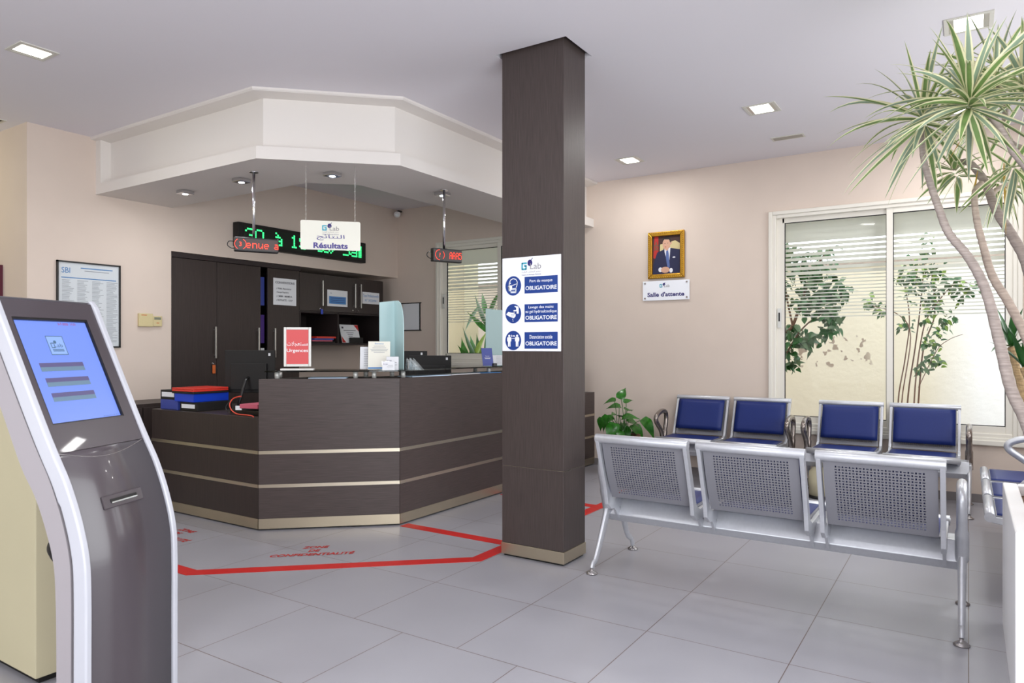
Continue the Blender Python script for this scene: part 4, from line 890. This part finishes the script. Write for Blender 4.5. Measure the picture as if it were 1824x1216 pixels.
q.build('screen_logo', ['screen_pale', 'screen_line', 'screen_red'], scr); q = MB(); q.text('3-7-2020  11:31', sp_(.262, zs(1.342), -.0082), DW, SU, w=.075, h=.009, bold=.02, off=.0004); q.build('screen_clock', 'screen_red', scr); q = MB(); q.text('Powered by', sp_(.305, zs(1.032), -.0082), DW, SU, w=.07, h=.004, off=.0004); q.build('screen_footer', 'screen_line', scr)
# curved seam bead and ticket slot
sw = [(rw+(KW-2*rw)*i/14) for i in range(15)]
MB().tube([sp_(w, .002-.034*math.sin(PI*i/14), .0005) for i, w in enumerate(sw)], .0016, 6).build('seam_trim', 'silver_dark', t)
zsl = .770; usl = -.040
tz = Vector((.045, .11)).normalized()
su2 = (KNn*-.32+UP*.95).normalized(); nn2 = DW.cross(su2)
ssc = kp(-.0385, zsl, .205)
MB().obox(ssc-nn2*.002, DW, su2, nn2, .175, .042, .008).build('slot_plate', 'kiosk_dark', t, .003)
MB().obox(ssc+nn2*.003, DW, su2, nn2, .115, .013, .003).build('ticket_slot', 'black', t); MB().obox(ssc+nn2*.005-su2*.005, DW, su2, nn2, .112, .004, .003).build('slot_lip', 'chrome', t)
MB().prism([kp(u, z, rw) for u, z in [(p[0]-.008, p[1]) for p in front[20:]]+back[:len(back)-20]], DW*.004).build('back_cover', 'kiosk_silver', t)
q = MB(); m = len(back)
for i in range(m-1):
    a, b = back[i], back[i+1]; q.add([kp(a[0]+.004, a[1], rw), kp(a[0]+.004, a[1], KW-rw), kp(b[0]+.004, b[1], KW-rw), kp(b[0]+.004, b[1], rw)], [(0, 1, 2, 3)])
q.add([kp(-.335, 1.42, rw), kp(-.335, 1.42, KW-rw), kp(-.40, 1.385, KW-rw), kp(-.40, 1.385, rw)], [(0, 1, 2, 3)]); q.build('rear_panel', 'kiosk_silver', t)
q = MB(); hc = kp(-.095, .635, .09); q.lathe((0, 0, 0), [(.0, .105), (.03, .10), (.052, .07), (.062, 0)], 24)
rot = KNn.to_track_quat('Z', 'Y').to_matrix(); q.v = [hc-rot @ v*.95 for v in q.v]; q.build('rear_fan_cover', 'black_matte', t)
MB().obox(kp(-.06, .008, KW/2), DW, KNn, UP, KW+.02, .30, .016).build('base_plate', 'kiosk_silver', t, .003)
# cream cabinet behind the kiosk
t = thing('storage_box', 'pale cream panelled cabinet standing behind the ticket kiosk, seen at its lower left', 'cabinet', (-3.4, 1.45, 0))
MB().box((-3.9, 1.235, .03), (-2.9, 1.45, 1.10)).build('body', 'paint_cream', t, .004); MB().box((-3.87, 1.26, 0), (-2.93, 1.43, .03)).build('foot', 'black_matte', t)

# ------------------------------------------------------------------ waiting-room benches
def perf_panel(mb, x0, x1, pts, mx, nx, ny):
    # sheet spanned between x0..x1 along a (y,z) profile with staggered slots, both faces + slot walls
    a, b = Vector(pts[0]), Vector(pts[-1])
    hx0, hx1 = x0+mx, x1-mx; px = (hx1-hx0)/nx; L = (b-a).length; s0 = .09*L; s1 = .92*L; ps = (s1-s0)/ny
    d = (b-a)/L; nrm = Vector((-d.y, d.x)); th = .0015
    def P(x, s, o):
        bow = .012*math.sin(PI*s/L); q = a+d*s+nrm*(o-bow); return (x, q.x, q.y)
    xs = [x0]+[hx0+i*px for i in range(nx+1)]+[x1]; ss = [0]+[s0+j*ps for j in range(ny+1)]+[L]
    for i in range(len(xs)-1):
        for j in range(len(ss)-1):
            X0, X1, S0, S1 = xs[i], xs[i+1], ss[j], ss[j+1]
            inside = 1 <= i <= nx and 1 <= j <= ny
            for o, fl_ in ((th, 0), (-th, 1)):
                if not inside: vs = [P(X0, S0, o), P(X1, S0, o), P(X1, S1, o), P(X0, S1, o)]; mb.add(vs, [(0, 1, 2, 3) if fl_ else (3, 2, 1, 0)])
                else:
                    cx, cs = (X0+X1)/2, (S0+S1)/2; hw, hh = (.36*px, .19*ps) if (i+j) % 2 else (.22*px, .33*ps)
                    vs = [P(X0, S0, o), P(X1, S0, o), P(X1, S1, o), P(X0, S1, o), P(cx-hw, cs-hh, o), P(cx+hw, cs-hh, o), P(cx+hw, cs+hh, o), P(cx-hw, cs+hh, o)]
                    fs = [(0, 1, 5, 4), (1, 2, 6, 5), (2, 3, 7, 6), (3, 0, 4, 7)]; mb.add(vs, fs if fl_ else [f[::-1] for f in fs])
            if inside:
                vs = [P(cx-hw, cs-hh, th), P(cx+hw, cs-hh, th), P(cx+hw, cs+hh, th), P(cx-hw, cs+hh, th), P(cx-hw, cs-hh, -th), P(cx+hw, cs-hh, -th), P(cx+hw, cs+hh, -th), P(cx-hw, cs+hh, -th)]
                mb.add(vs, [(k, (k+1) % 4, 4+(k+1) % 4, 4+k) for k in range(4)])
PITCH, SW = .557, .508
def pad(mb, x0, x1, p0, p1, o0, o1, r_=.012):
    # cushion between profile points p0->p1 (y,z), offset range o0..o1 along the normal
    a, b = Vector(p0), Vector(p1); d = (b-a).normalized(); n = Vector((-d.y, d.x)); L = (b-a).length
    nx, ns = 10, 8
    def P(i, j, o):
        x = x0+(x1-x0)*i/nx; s = L*j/ns; q = a+d*s+n*o; return (x, q.x, q.y)
    top = []
    for j in range(ns+1):
        for i in range(nx+1):
            e = min(i, nx-i, j, ns-j); o = o1 if e >= 1 else o1-.010; top.append(P(i, j, o))
    bot = [P(i, j, o0) for j in range(ns+1) for i in range(nx+1)]
    w = nx+1; N = len(top); fs = [(j*w+i, j*w+i+1, (j+1)*w+i+1, (j+1)*w+i) for j in range(ns) for i in range(nx)]
    bd = [i for i in range(nx)]+[j*w+nx for j in range(ns)]+[ns*w+i for i in range(nx, 0, -1)]+[j*w for j in range(ns, 0, -1)]
    f2 = [(bd[k], N+bd[k], N+bd[(k+1) % len(bd)], bd[(k+1) % len(bd)]) for k in range(len(bd))]
    mb.add(top+bot, [f[::-1] for f in fs]+[f[::-1] for f in f2]+[tuple(N+q_ for q_ in f) for f in fs], True)
def make_bench(n, label, group, ff=.626, arm='silver'):
    t = thing('waiting_bench', label, 'bench', (0, 0, 0), 0, group)
    W_ = (n-1)*PITCH+SW; xl = W_/2+.056
    q = MB(); q.prism([(-xl, .285, .256), (-xl, .252, .300), (-xl, .298, .388), (-xl, .42, .388), (-xl, .455, .30), (-xl, .42, .256)], (2*xl, 0, 0)); q.build('beam', 'silver', t, .004, local=True)
    for k in range(n):
        xc = -W_/2+SW/2+k*PITCH; x0, x1 = xc-SW/2, xc+SW/2
        q = MB(); perf_panel(q, x0+.028, x1-.028, [(.006, .755), (.142, .424)], .045, 25, 21); bk = q.build('backrest', 'silver_panel', t, local=True)
        q = MB(); q.tube([(x0-.003, 0, .765), (x1+.003, 0, .765)], .0245, 18); q.build('top_rail', 'silver', bk, .002, local=True)
        q = MB(); pad(q, x0+.034, x1-.034, (.026, .744), (.148, .470), .006, .034); q.build('back_pad', 'vinyl', bk, local=True, label='navy blue back pad')
        q = MB(); q.prism([(x0+.02, .205, .415), (x0+.02, .21, .408), (x0+.02, .56, .412), (x0+.02, .56, .420), (x0+.02, .21, .418)], (SW-.04, 0, 0)); st = q.build('seat', 'silver_panel', t, local=True)
        q = MB(); q.tube([(x0-.004, .585, .412), (x1+.004, .585, .412)], .0245, 18)
        q.tube([(x0-.0065, .585, .412), (x1+.0065, .585, .412)], .012, 16); q.build('front_rail', 'silver', st, local=True)
        q = MB(); pad(q, x0+.03, x1-.03, (.555, .424), (.222, .424), -.002, .026); q.build('seat_pad', 'vinyl', st, local=True, label='navy blue seat pad')
        for xs_, sx in ((x0, 1), (x1-.021, 1)):
            q = MB(); out = [(-.022, .775), (-.020, .75), (.085, .47), (.105, .385), (.15, .352), (.24, .345), (.40, .352), (.585, .388), (.585, .415), (.40, .412), (.20, .405), (.15, .43), (.022, .752), (.022, .775)]
            q.prism([(xs_, a, b) for a, b in out[::-1]], (.021, 0, 0)); q.build('side_frame', 'silver', t, .003, local=True)
            q = MB(); q.prism([(xs_+.004, .115, .41), (xs_+.004, .20, .41), (xs_+.004, .27, .33), (xs_+.004, .262, .27), (xs_+.004, .21, .335)], (.014, 0, 0)); q.build('bracket', 'silver', t, local=True)
    for sx in (-1, 1):
        x = sx*xl
        q = MB(); q.tube(spline([(x, .265, .335), (x, .235, .28), (x, .115, .085), (x, .072, .055), (x, .058, .03)], 6), [.036-.018*min(1, i/15) for i in range(25)], 12, True, .62); lg = q.build('rear_leg', 'silver', t, local=True)
        MB().lathe((x, .056, 0), [(.0, 0), (.031, 0), (.032, .006), (.018, .016), (.008, .022), (.008, .034), (0, .034)], 20).build('foot', 'silver_dark', lg, local=True)
        q = MB(); q.tube(spline([(x, .30, .335), (x, .30+.18*(ff-.3)/.326-.04, .29), (x, ff-.086, .12), (x, ff-.026, .075), (x, ff-.002, .03)], 6), [.036-.018*min(1, i/15) for i in range(25)], 12, True, .62); lg = q.build('front_leg', 'silver', t, local=True)
        MB().lathe((x, ff, 0), [(.0, 0), (.031, 0), (.032, .006), (.018, .016), (.008, .022), (.008, .034), (0, .034)], 20).build('foot', 'silver_dark', lg, local=True)
        q = MB(); path = [(x, .268, .31), (x, .235, .40), (x, .195, .50), (x, .178, .57), (x, .19, .615), (x, .23, .638), (x, .31, .642), (x, .40, .622), (x, .445, .592), (x, .44, .556), (x, .39, .515), (x, .32, .46), (x, .285, .40), (x, .275, .33)]
        pp = spline(path, 5); q.tube(pp, [.030 if i < 8 or i > len(pp)-6 else .0235 for i in range(len(pp))], 12, True, .9); q.build('armrest', arm, t, local=True)
        q = MB(); q.box((x-.016, .23, .268), (x+.016, .43, .37)); q.build('beam_end', 'silver', t, .008, local=True)
    return t
GB = 'metal waiting benches with blue pads'
b3 = make_bench(3, 'three-seat perforated metal bench with its back to the camera, right of the column', GB); b3.location = (-.8915, 3.48, 0)
b3r = make_bench(3, 'three-seat blue padded bench at the right edge, behind the white planter', GB, .40); b3r.location = (.675, 5.06, 0); b3r.rotation_euler = (0, 0, PI/2)
b2 = make_bench(2, 'two-seat blue padded bench against the wall, left one beside the potted plant', GB, arm='silver_worn'); b2.location = (-1.893, 6.79, 0); b2.rotation_euler = (0, 0, PI)
b2r = copy_tree(b2); b2r['label'] = 'two-seat blue padded bench under the window, right one of the wall pair'; b2r.location = (-.585, 6.79, 0)
t = thing('waste_bin', 'pale cream bin with a black base on the floor under the right wall bench', 'bin', (-1.05, 6.35, 0))
MB().lathe((-1.05, 6.35, .02), [(.0, 0), (.075, 0), (.085, .12), (.078, .2), (.05, .235), (0, .245)], 20).build('body', 'paint_cream', t); MB().cyl((-1.05, 6.35, 0), .08, .025).build('base', 'black', t)

# ------------------------------------------------------------------ planter and plants
t = thing('planter_box', 'large white rectangular planter at the lower right corner', 'planter', (.4, 3.4, 0))
px0, px1, py0, py1, pz, e = .13, .72, 2.88, 3.92, .645, .055
MB().box((px0, py0, 0), (px0+e, py1, pz)).box((px1-e, py0, 0), (px1, py1, pz)).box((px0+e, py0, 0), (px1-e, py0+e, pz)).box((px0+e, py1-e, 0), (px1-e, py1, pz)).box((px0+e, py0+e, 0), (px1-e, py1-e, .05)).build('box', 'white', t, .006)
MB().box((px0+e, py0+e, .05), (px1-e, py1-e, .60)).build('soil', 'soil', t)
rnd = random.Random(11)
def strap(mb, base, d, L, w, droop, up=UP, mi_in=0, mi_out=1, seg=9, fold=.3, twist=0):
    # long pointed leaf: centre strip mi_in, margins mi_out
    d = Vector(d).normalized(); pos = Vector(base); side = d.cross(UP)
    side = side.normalized() if side.length > .05 else Vector((1, 0, 0)); side = (Matrix.Rotation(twist, 3, d) @ side)
    rows = []; g = Vector((0, 0, -1))
    for i in range(seg+1):
        s = i/seg; ww = w*1.25*(.42+.58*min(1, s*5))*(1-max(0, (s-.35)/.65)**1.6)+.0005
        nrm = side.cross(d).normalized()
        rows.append([pos+side*(ww*k)+nrm*(abs(k)*ww*fold) for k in (-.5, -.29, 0, .29, .5)])
        pos = pos+d*(L/seg); d = (d+g*droop*(.4+1.6*s)/seg*(1-abs(d.z)*.5)).normalized()
        side = (side-d*side.dot(d)).normalized()
    b = len(mb.v); vs = [v for r_ in rows for v in r_]; mb.v += [Vector(v) for v in vs]
    for i in range(seg):
        for k in range(4):
            mb.f.append([b+i*5+k, b+i*5+k+1, b+(i+1)*5+k+1, b+(i+1)*5+k]); mb.m.append(mi_in if k in (1, 2) else mi_out); mb.sm.append(True)
def rosette(c, n, L, w, seed, tilt=None, lo=-.75, mats=None, droop=.9):
    r_ = random.Random(seed); mb = MB(); ax = (tilt or UP).normalized(); a1 = ax.orthogonal().normalized(); a2 = ax.cross(a1)
    for i in range(n):
        f = i/(n-1); el = math.asin(1-f*(1-lo)) if (1-f*(1-lo)) < 1 else PI/2; el = el*.97+r_.uniform(-.1, .1); ph = i*2.39996+r_.uniform(-.25, .25)
        d = ax*math.sin(el)+(a1*math.cos(ph)+a2*math.sin(ph))*math.cos(el)
        l = L*r_.uniform(.8, 1.12)*(1 if f > .12 else .8); st = c-ax*(f*.05)
        strap(mb, st+d*.008, d, l, w*r_.uniform(.85, 1.15), droop*r_.uniform(.5, 1.2)*(1.1 if f < .7 else .6), mi_in=r_.choice((0, 0, 2)), twist=r_.uniform(-.5, .5))
    return mb
t = thing('dracaena_plant', 'tall dracaena with striped cream and green leaf heads on bare stems, in the planter', 'plant', (.4, 3.3, .6))
DM = ['leaf_green', 'leaf_cream', 'leaf_grey']
heads = [((1727, 172), 2.62, 64, .36, .024, UP, -.72), ((1642, 205), 3.02, 46, .40, .022, (UP-RT*.3), -.85), ((1826, 150), 2.9, 46, .42, .024, UP, -.6), ((1696, 300), 3.15, 26, .19, .018, (UP-RT*.7), -.6),
         ((1796, 330), 3.1, 26, .21, .016, (-UP*.2+RT*.8), -.2), ((1775, 130), 3.25, 34, .36, .022, (UP+RT*.2), -.8), ((1822, 300), 2.8, 24, .26, .018, (RT-UP*.1), -.3)]
for i, ((px, py), dd, n_, L_, w_, tl, lo) in enumerate(heads):
    rosette(dep(px, py, dd), n_, L_, w_, 20+i, tl, lo).build('leaf_head', DM, t)
def stem(pts, r0, r1, m='bark'):
    P = [dep(x, y, d) for x, y, d in pts]
    if pts[0][1] > 800: P = [Vector((P[0].x+.01, P[0].y, .585))]+P
    P = spline(P, 7); n = len(P); MB().tube(P, [r0+(r1-r0)*i/(n-1)+(.0012 if i % 2 else 0) for i in range(n)], 10).build('stem', m, t)
stem([(1905, 870, 2.62), (1850, 800, 2.66), (1824, 742, 2.68), (1800, 690, 2.7), (1778, 600, 2.74), (1755, 515, 2.78), (1725, 458, 2.82), (1690, 415, 2.86), (1672, 370, 2.9), (1655, 320, 2.96), (1644, 275, 3.0), (1640, 210, 3.02)], .025, .010)
stem([(1915, 860, 2.75), (1862, 740, 2.78), (1835, 620, 2.8), (1800, 545, 2.84), (1768, 492, 2.88), (1752, 440, 2.92), (1740, 392, 2.95), (1736, 345, 2.98), (1748, 325, 3.0)], .021, .010, 'bark_tan')
stem([(1935, 880, 2.9), (1870, 640, 2.92), (1832, 480, 2.95), (1806, 425, 2.98), (1775, 375, 3.02), (1752, 320, 3.06), (1722, 288, 3.1), (1696, 300, 3.15)], .026, .012)
stem([(1763, 352, 3.04), (1775, 338, 3.06), (1796, 328, 3.1)], .012, .009, 'bark_tan')
stem([(1945, 880, 2.6), (1900, 500, 2.62), (1850, 335, 2.62), (1800, 262, 2.62), (1770, 212, 2.62), (1728, 180, 2.62)], .018, .011)
stem([(1955, 880, 3.0), (1930, 500, 3.05), (1880, 300, 3.1), (1800, 255, 3.2), (1790, 190, 3.25), (1775, 135, 3.25)], .022, .012)
stem([(1960, 880, 2.8), (1945, 500, 2.85), (1880, 260, 2.9), (1826, 155, 2.9)], .022, .012)
q = MB()
for a, b, m_ in (((1735, 345, 3.0), (1742, 300, 3.02), 0), ((1788, 290, 2.9), (1792, 420, 2.92), 1), ((1715, 245, 2.7), (1690, 285, 2.7), 0), ((1795, 330, 2.9), (1789, 400, 2.92), 1)):
    p0 = dep(*a); p1 = dep(*b); q.mi = 0; strap(q, p0, p1-p0, (p1-p0).length, .006, .1, mi_in=0, mi_out=0, seg=5)
q.build('dry_leaf', 'leaf_dry', t, label='dry yellow leaves')
def yucca(label, top, dd, basep, seed, nl):
    c = dep(*top, dd); t = thing('yucca_plant', label, 'plant', tuple(Vector((basep[0], basep[1], .6))), 0, 'small yuccas in the planter')
    P = spline([Vector((basep[0], basep[1], .60)), Vector((basep[0], basep[1], .60)).lerp(c, .5)+RT*.012, c], 12); MB().tube(P, [.017-.003*(i/len(P))+(.0018 if i % 2 else 0) for i in range(len(P))], 10, smooth=False).build('stem', 'bark_yucca', t)
    r_ = random.Random(seed); q = MB()
    for i in range(nl):
        ph = i*2.4; el = r_.uniform(.0, 1.3) if i > 2 else 1.25; d = Vector((math.cos(ph)*math.cos(el), math.sin(ph)*math.cos(el), math.sin(el))); strap(q, c, d, r_.uniform(.14, .21), .022, .9, mi_in=0, mi_out=0, seg=7)
    q.build('foliage', 'leaf_deep', t)
yucca('small yucca with dark green leaves in the planter, left one', (1801, 618), 3.15, (.27, 3.72), 5, 9)
yucca('small yucca with dark green leaves in the planter, at the right edge', (1824, 655), 2.95, (.34, 3.40), 6, 10)

def heart(mb, base, d, L, W, up, curl=.3):
    d = Vector(d).normalized(); side = d.cross(Vector(up)).normalized(); nrm = side.cross(d); n = 7; prof = [.25, .78, 1, .92, .72, .45, .16, 0]; rows = []
    for i in range(n+1):
        s = i/n; c = Vector(base)+d*(L*s)-nrm*(curl*L*s*s)+(-d*.0); w = W/2*prof[i]
        rows.append([c-side*w+nrm*w*.25-d*(L*.10 if i == 1 else 0), c, c+side*w+nrm*w*.25-d*(L*.10 if i == 1 else 0)])
    b = len(mb.v); mb.v += [v for r_ in rows for v in r_]
    for i in range(n):
        for k in range(2): mb.f.append([b+i*3+k, b+i*3+k+1, b+(i+1)*3+k+1, b+(i+1)*3+k]); mb.m.append(mb.mi); mb.sm.append(True)
t = thing('potted_plant', 'green leafy pothos in a brown pot behind the bench, against the wall', 'plant', (-2.85, 6.42, 0))
PB = Vector((-2.85, 6.42, 0)); MB().lathe(PB, [(0, 0), (.12, 0), (.16, .36), (.17, .38), (.17, .40), (.15, .40), (.148, .37), (0, .37)], 24).build('pot', 'pot', t)
MB().lathe(PB, [(0, .375), (.147, .375), (.147, .36)], 20).build('soil', 'soil', t)
q = MB(); qs = MB(); r_ = random.Random(8)
lv = [(1107, 702, .10, 1.2, 30), (1098, 722, .10, .3, 200), (1085, 745, .11, -.2, 190), (1100, 738, .12, .5, 250), (1115, 742, .12, .4, 320), (1150, 752, .16, -.6, -30), (1125, 750, .13, -.1, 10), (1078, 748, .12, -.9, 170), (1092, 760, .14, -.7, 230), (1110, 765, .15, -.6, 280), (1120, 728, .10, .3, 60), (1088, 712, .09, .1, 170), (1132, 762, .14, -.5, 320), (1105, 755, .13, 0, 270), (1118, 712, .08, .6, 20), (1070, 752, .10, -1.1, 180), (1100, 772, .15, -.4, 250), (1125, 775, .14, -.4, 300)]
for (px, py, L_, el, ph) in lv:
    tt = r_.uniform(6.75, 7.05); p = dep(px, py, tt); a = math.radians(ph); d = RT*math.cos(a)*math.cos(el)+FW*math.sin(a)*math.cos(el)*.8+UP*math.sin(el)
    heart(q, p-d*.05, d, L_*1.35, L_*1.0, UP*1.2+FW*-.6, .55); qs.tube(spline([PB+Vector((r_.uniform(-.05, .05), r_.uniform(-.05, .05), .38)), (PB+Vector((0, 0, .4))).lerp(p, .6)+UP*.05, p-d*.03], 5), .0035, 6)
q.build('foliage', 'leaf_shiny', t); qs.build('stems', 'leaf_shiny', t)

# ------------------------------------------------------------------ yard plants seen through the windows
def shrub(name, label, cat, base, clusters, stems_, seed, mats=('leaf_shrub',), Y=8.0, lw=.06, dens=1.3, group=None):
    t = thing(name, label, cat, base, 0, group); r_ = random.Random(seed); q = MB(); B = Vector(base)
    for (px, py, rad, n) in clusters:
        c = at(px, py, 'y', Y)
        for i in range(int(n*dens)):
            o = Vector((r_.gauss(0, 1), r_.gauss(0, 1), r_.gauss(0, 1)))*rad*.55; d = Vector((r_.uniform(-1, 1), r_.uniform(-1, 1), r_.uniform(-1.2, .3))); q.mi = r_.randrange(len(mats))
            heart(q, c+o, d, lw*r_.uniform(.8, 1.5), lw*r_.uniform(.45, .75), UP+Vector((r_.uniform(-.5, .5), -1, 0)), .2)
    q.build('foliage', list(mats), t); s = MB()
    for pts, r0 in stems_:
        P = [at(x_, y_, 'y', Y+dy) for x_, y_, dy in pts]
        if pts[0][1] >= 800: P = [Vector((P[0].x, P[0].y, -.06))]+P
        P = spline(P, 5); s.tube(P, [r0*(1-.5*i/len(P)) for i in range(len(P))], 6)
    s.build('branches', 'twig', t); return t
bA = at(1395, 800, 'y', 8.0)
shrub('yard_shrub', 'leafy green shrub outside the window at the left side of the left pane', 'shrub', (bA.x, 8.0, -.05),
      [(1400, 450, .14, 34), (1420, 470, .16, 44), (1450, 490, .15, 44), (1480, 515, .14, 40), (1455, 535, .15, 44), (1470, 560, .12, 34), (1425, 530, .12, 18), (1485, 575, .09, 20), (1410, 590, .12, 26), (1430, 608, .10, 24), (1402, 630, .09, 22), (1445, 600, .07, 12), (1390, 520, .15, 30), (1465, 455, .1, 16), (1500, 520, .07, 12), (1408, 650, .06, 10), (1475, 590, .06, 10)],
      [([(1380, 820, 0), (1390, 620, 0), (1412, 580, 0), (1430, 530, .05), (1450, 480, 0), (1480, 440, 0)], .022), ([(1395, 640, 0), (1425, 590, 0), (1460, 560, 0), (1490, 545, 0)], .01), ([(1412, 580, 0), (1400, 520, 0), (1395, 450, 0)], .012)], 3, ('leaf_shrub', 'leaf_deep'), 8.0, .085, 1.5)
bR = at(1620, 800, 'y', 7.9)
shrub('rose_shrub', 'thin-stemmed rose bush outside the window behind the middle window frame', 'shrub', (bR.x, 7.9, -.05),
      [(1650, 450, .08, 20), (1640, 480, .12, 34), (1625, 510, .12, 30), (1655, 520, .12, 36), (1660, 545, .09, 26), (1700, 505, .09, 20), (1725, 512, .07, 16), (1690, 570, .07, 14), (1675, 590, .06, 12), (1655, 610, .07, 16), (1665, 640, .08, 20), (1640, 655, .06, 14), (1608, 580, .06, 12), (1548, 540, .07, 14), (1570, 550, .06, 12), (1650, 575, .06, 10), (1712, 530, .05, 8), (1607, 495, .08, 16), (1645, 425, .06, 8), (1670, 480, .08, 16)],
      [([(1605, 800, 0), (1600, 715, 0), (1612, 640, 0), (1620, 570, 0), (1612, 510, 0)], .008), ([(1612, 800, .1), (1618, 700, .1), (1630, 620, .1), (1640, 540, .1), (1648, 450, .1)], .009), ([(1625, 800, 0), (1630, 690, 0), (1640, 610, 0), (1655, 560, 0), (1700, 505, 0), (1728, 505, 0)], .008), ([(1632, 800, .05), (1636, 715, .05), (1645, 620, .05), (1665, 560, .05), (1660, 490, 0)], .010), ([(1615, 800, -.1), (1606, 720, -.1), (1622, 600, -.1), (1600, 560, -.1), (1555, 545, -.1)], .007), ([(1636, 690, 0), (1668, 625, 0), (1690, 605, 0), (1715, 595, 0)], .004)], 9, ('leaf_shrub', 'leaf_shrub', 'leaf_deep', 'leaf_lime'), 7.9, .058, 1.45)
# broad-leaved plant at the reception window
t = thing('banana_plant', 'broad-leaved green plant outside the reception window', 'plant', (-5.0, 7.75, -.05)); r_ = random.Random(2); q = MB()
def blade(a, b, w, mi, Y=7.7):
    p0 = at(*a, 'y', Y+r_.uniform(-.05, .05)); p1 = at(*b, 'y', Y+r_.uniform(-.25, .15)); q.mi = mi; heart(q, p0, p1-p0, (p1-p0).length*1.15, w*.62, Vector((r_.uniform(-.5, .7), -1, .3)), .12)
for a, b, w, mi in (((868, 580), (842, 528), .13, 0), ((866, 560), (858, 522), .12, 2), ((872, 560), (886, 520), .12, 2), ((852, 548), (826, 585), .13, 0), ((868, 590), (835, 558), .12, 2), ((868, 590), (893, 545), .12, 2),
                    ((850, 640), (822, 590), .16, 0), ((845, 640), (862, 592), .16, 1), ((850, 645), (836, 600), .18, 2), ((850, 645), (875, 612), .16, 2), ((840, 645), (818, 620), .15, 2), ((860, 650), (885, 628), .16, 0), ((845, 650), (852, 612), .18, 1), ((830, 650), (822, 605), .15, 2), ((868, 645), (868, 585), .15, 2), ((858, 650), (848, 598), .15, 0), ((838, 650), (862, 632), .14, 1), ((880, 650), (895, 600), .15, 0), ((832, 655), (826, 612), .2, 2), ((848, 655), (838, 615), .2, 0), ((862, 655), (874, 600), .18, 2), ((872, 655), (862, 610), .2, 2), ((856, 655), (856, 625), .2, 1), ((842, 655), (828, 632), .2, 0), ((885, 655), (880, 615), .2, 2), ((868, 600), (878, 548), .12, 0), ((870, 640), (890, 590), .14, 2)):
    blade(a, b, w, mi)
q.build('foliage', ['leaf_deep', 'leaf_lime', 'leaf_shiny'], t); s = MB()
for px in (845, 868, 880): p = at(px, 640, 'y', 7.72); s.tube([Vector((p.x, 7.72, -.05)), p], .03, 8)
s.build('stems', 'leaf_deep', t)
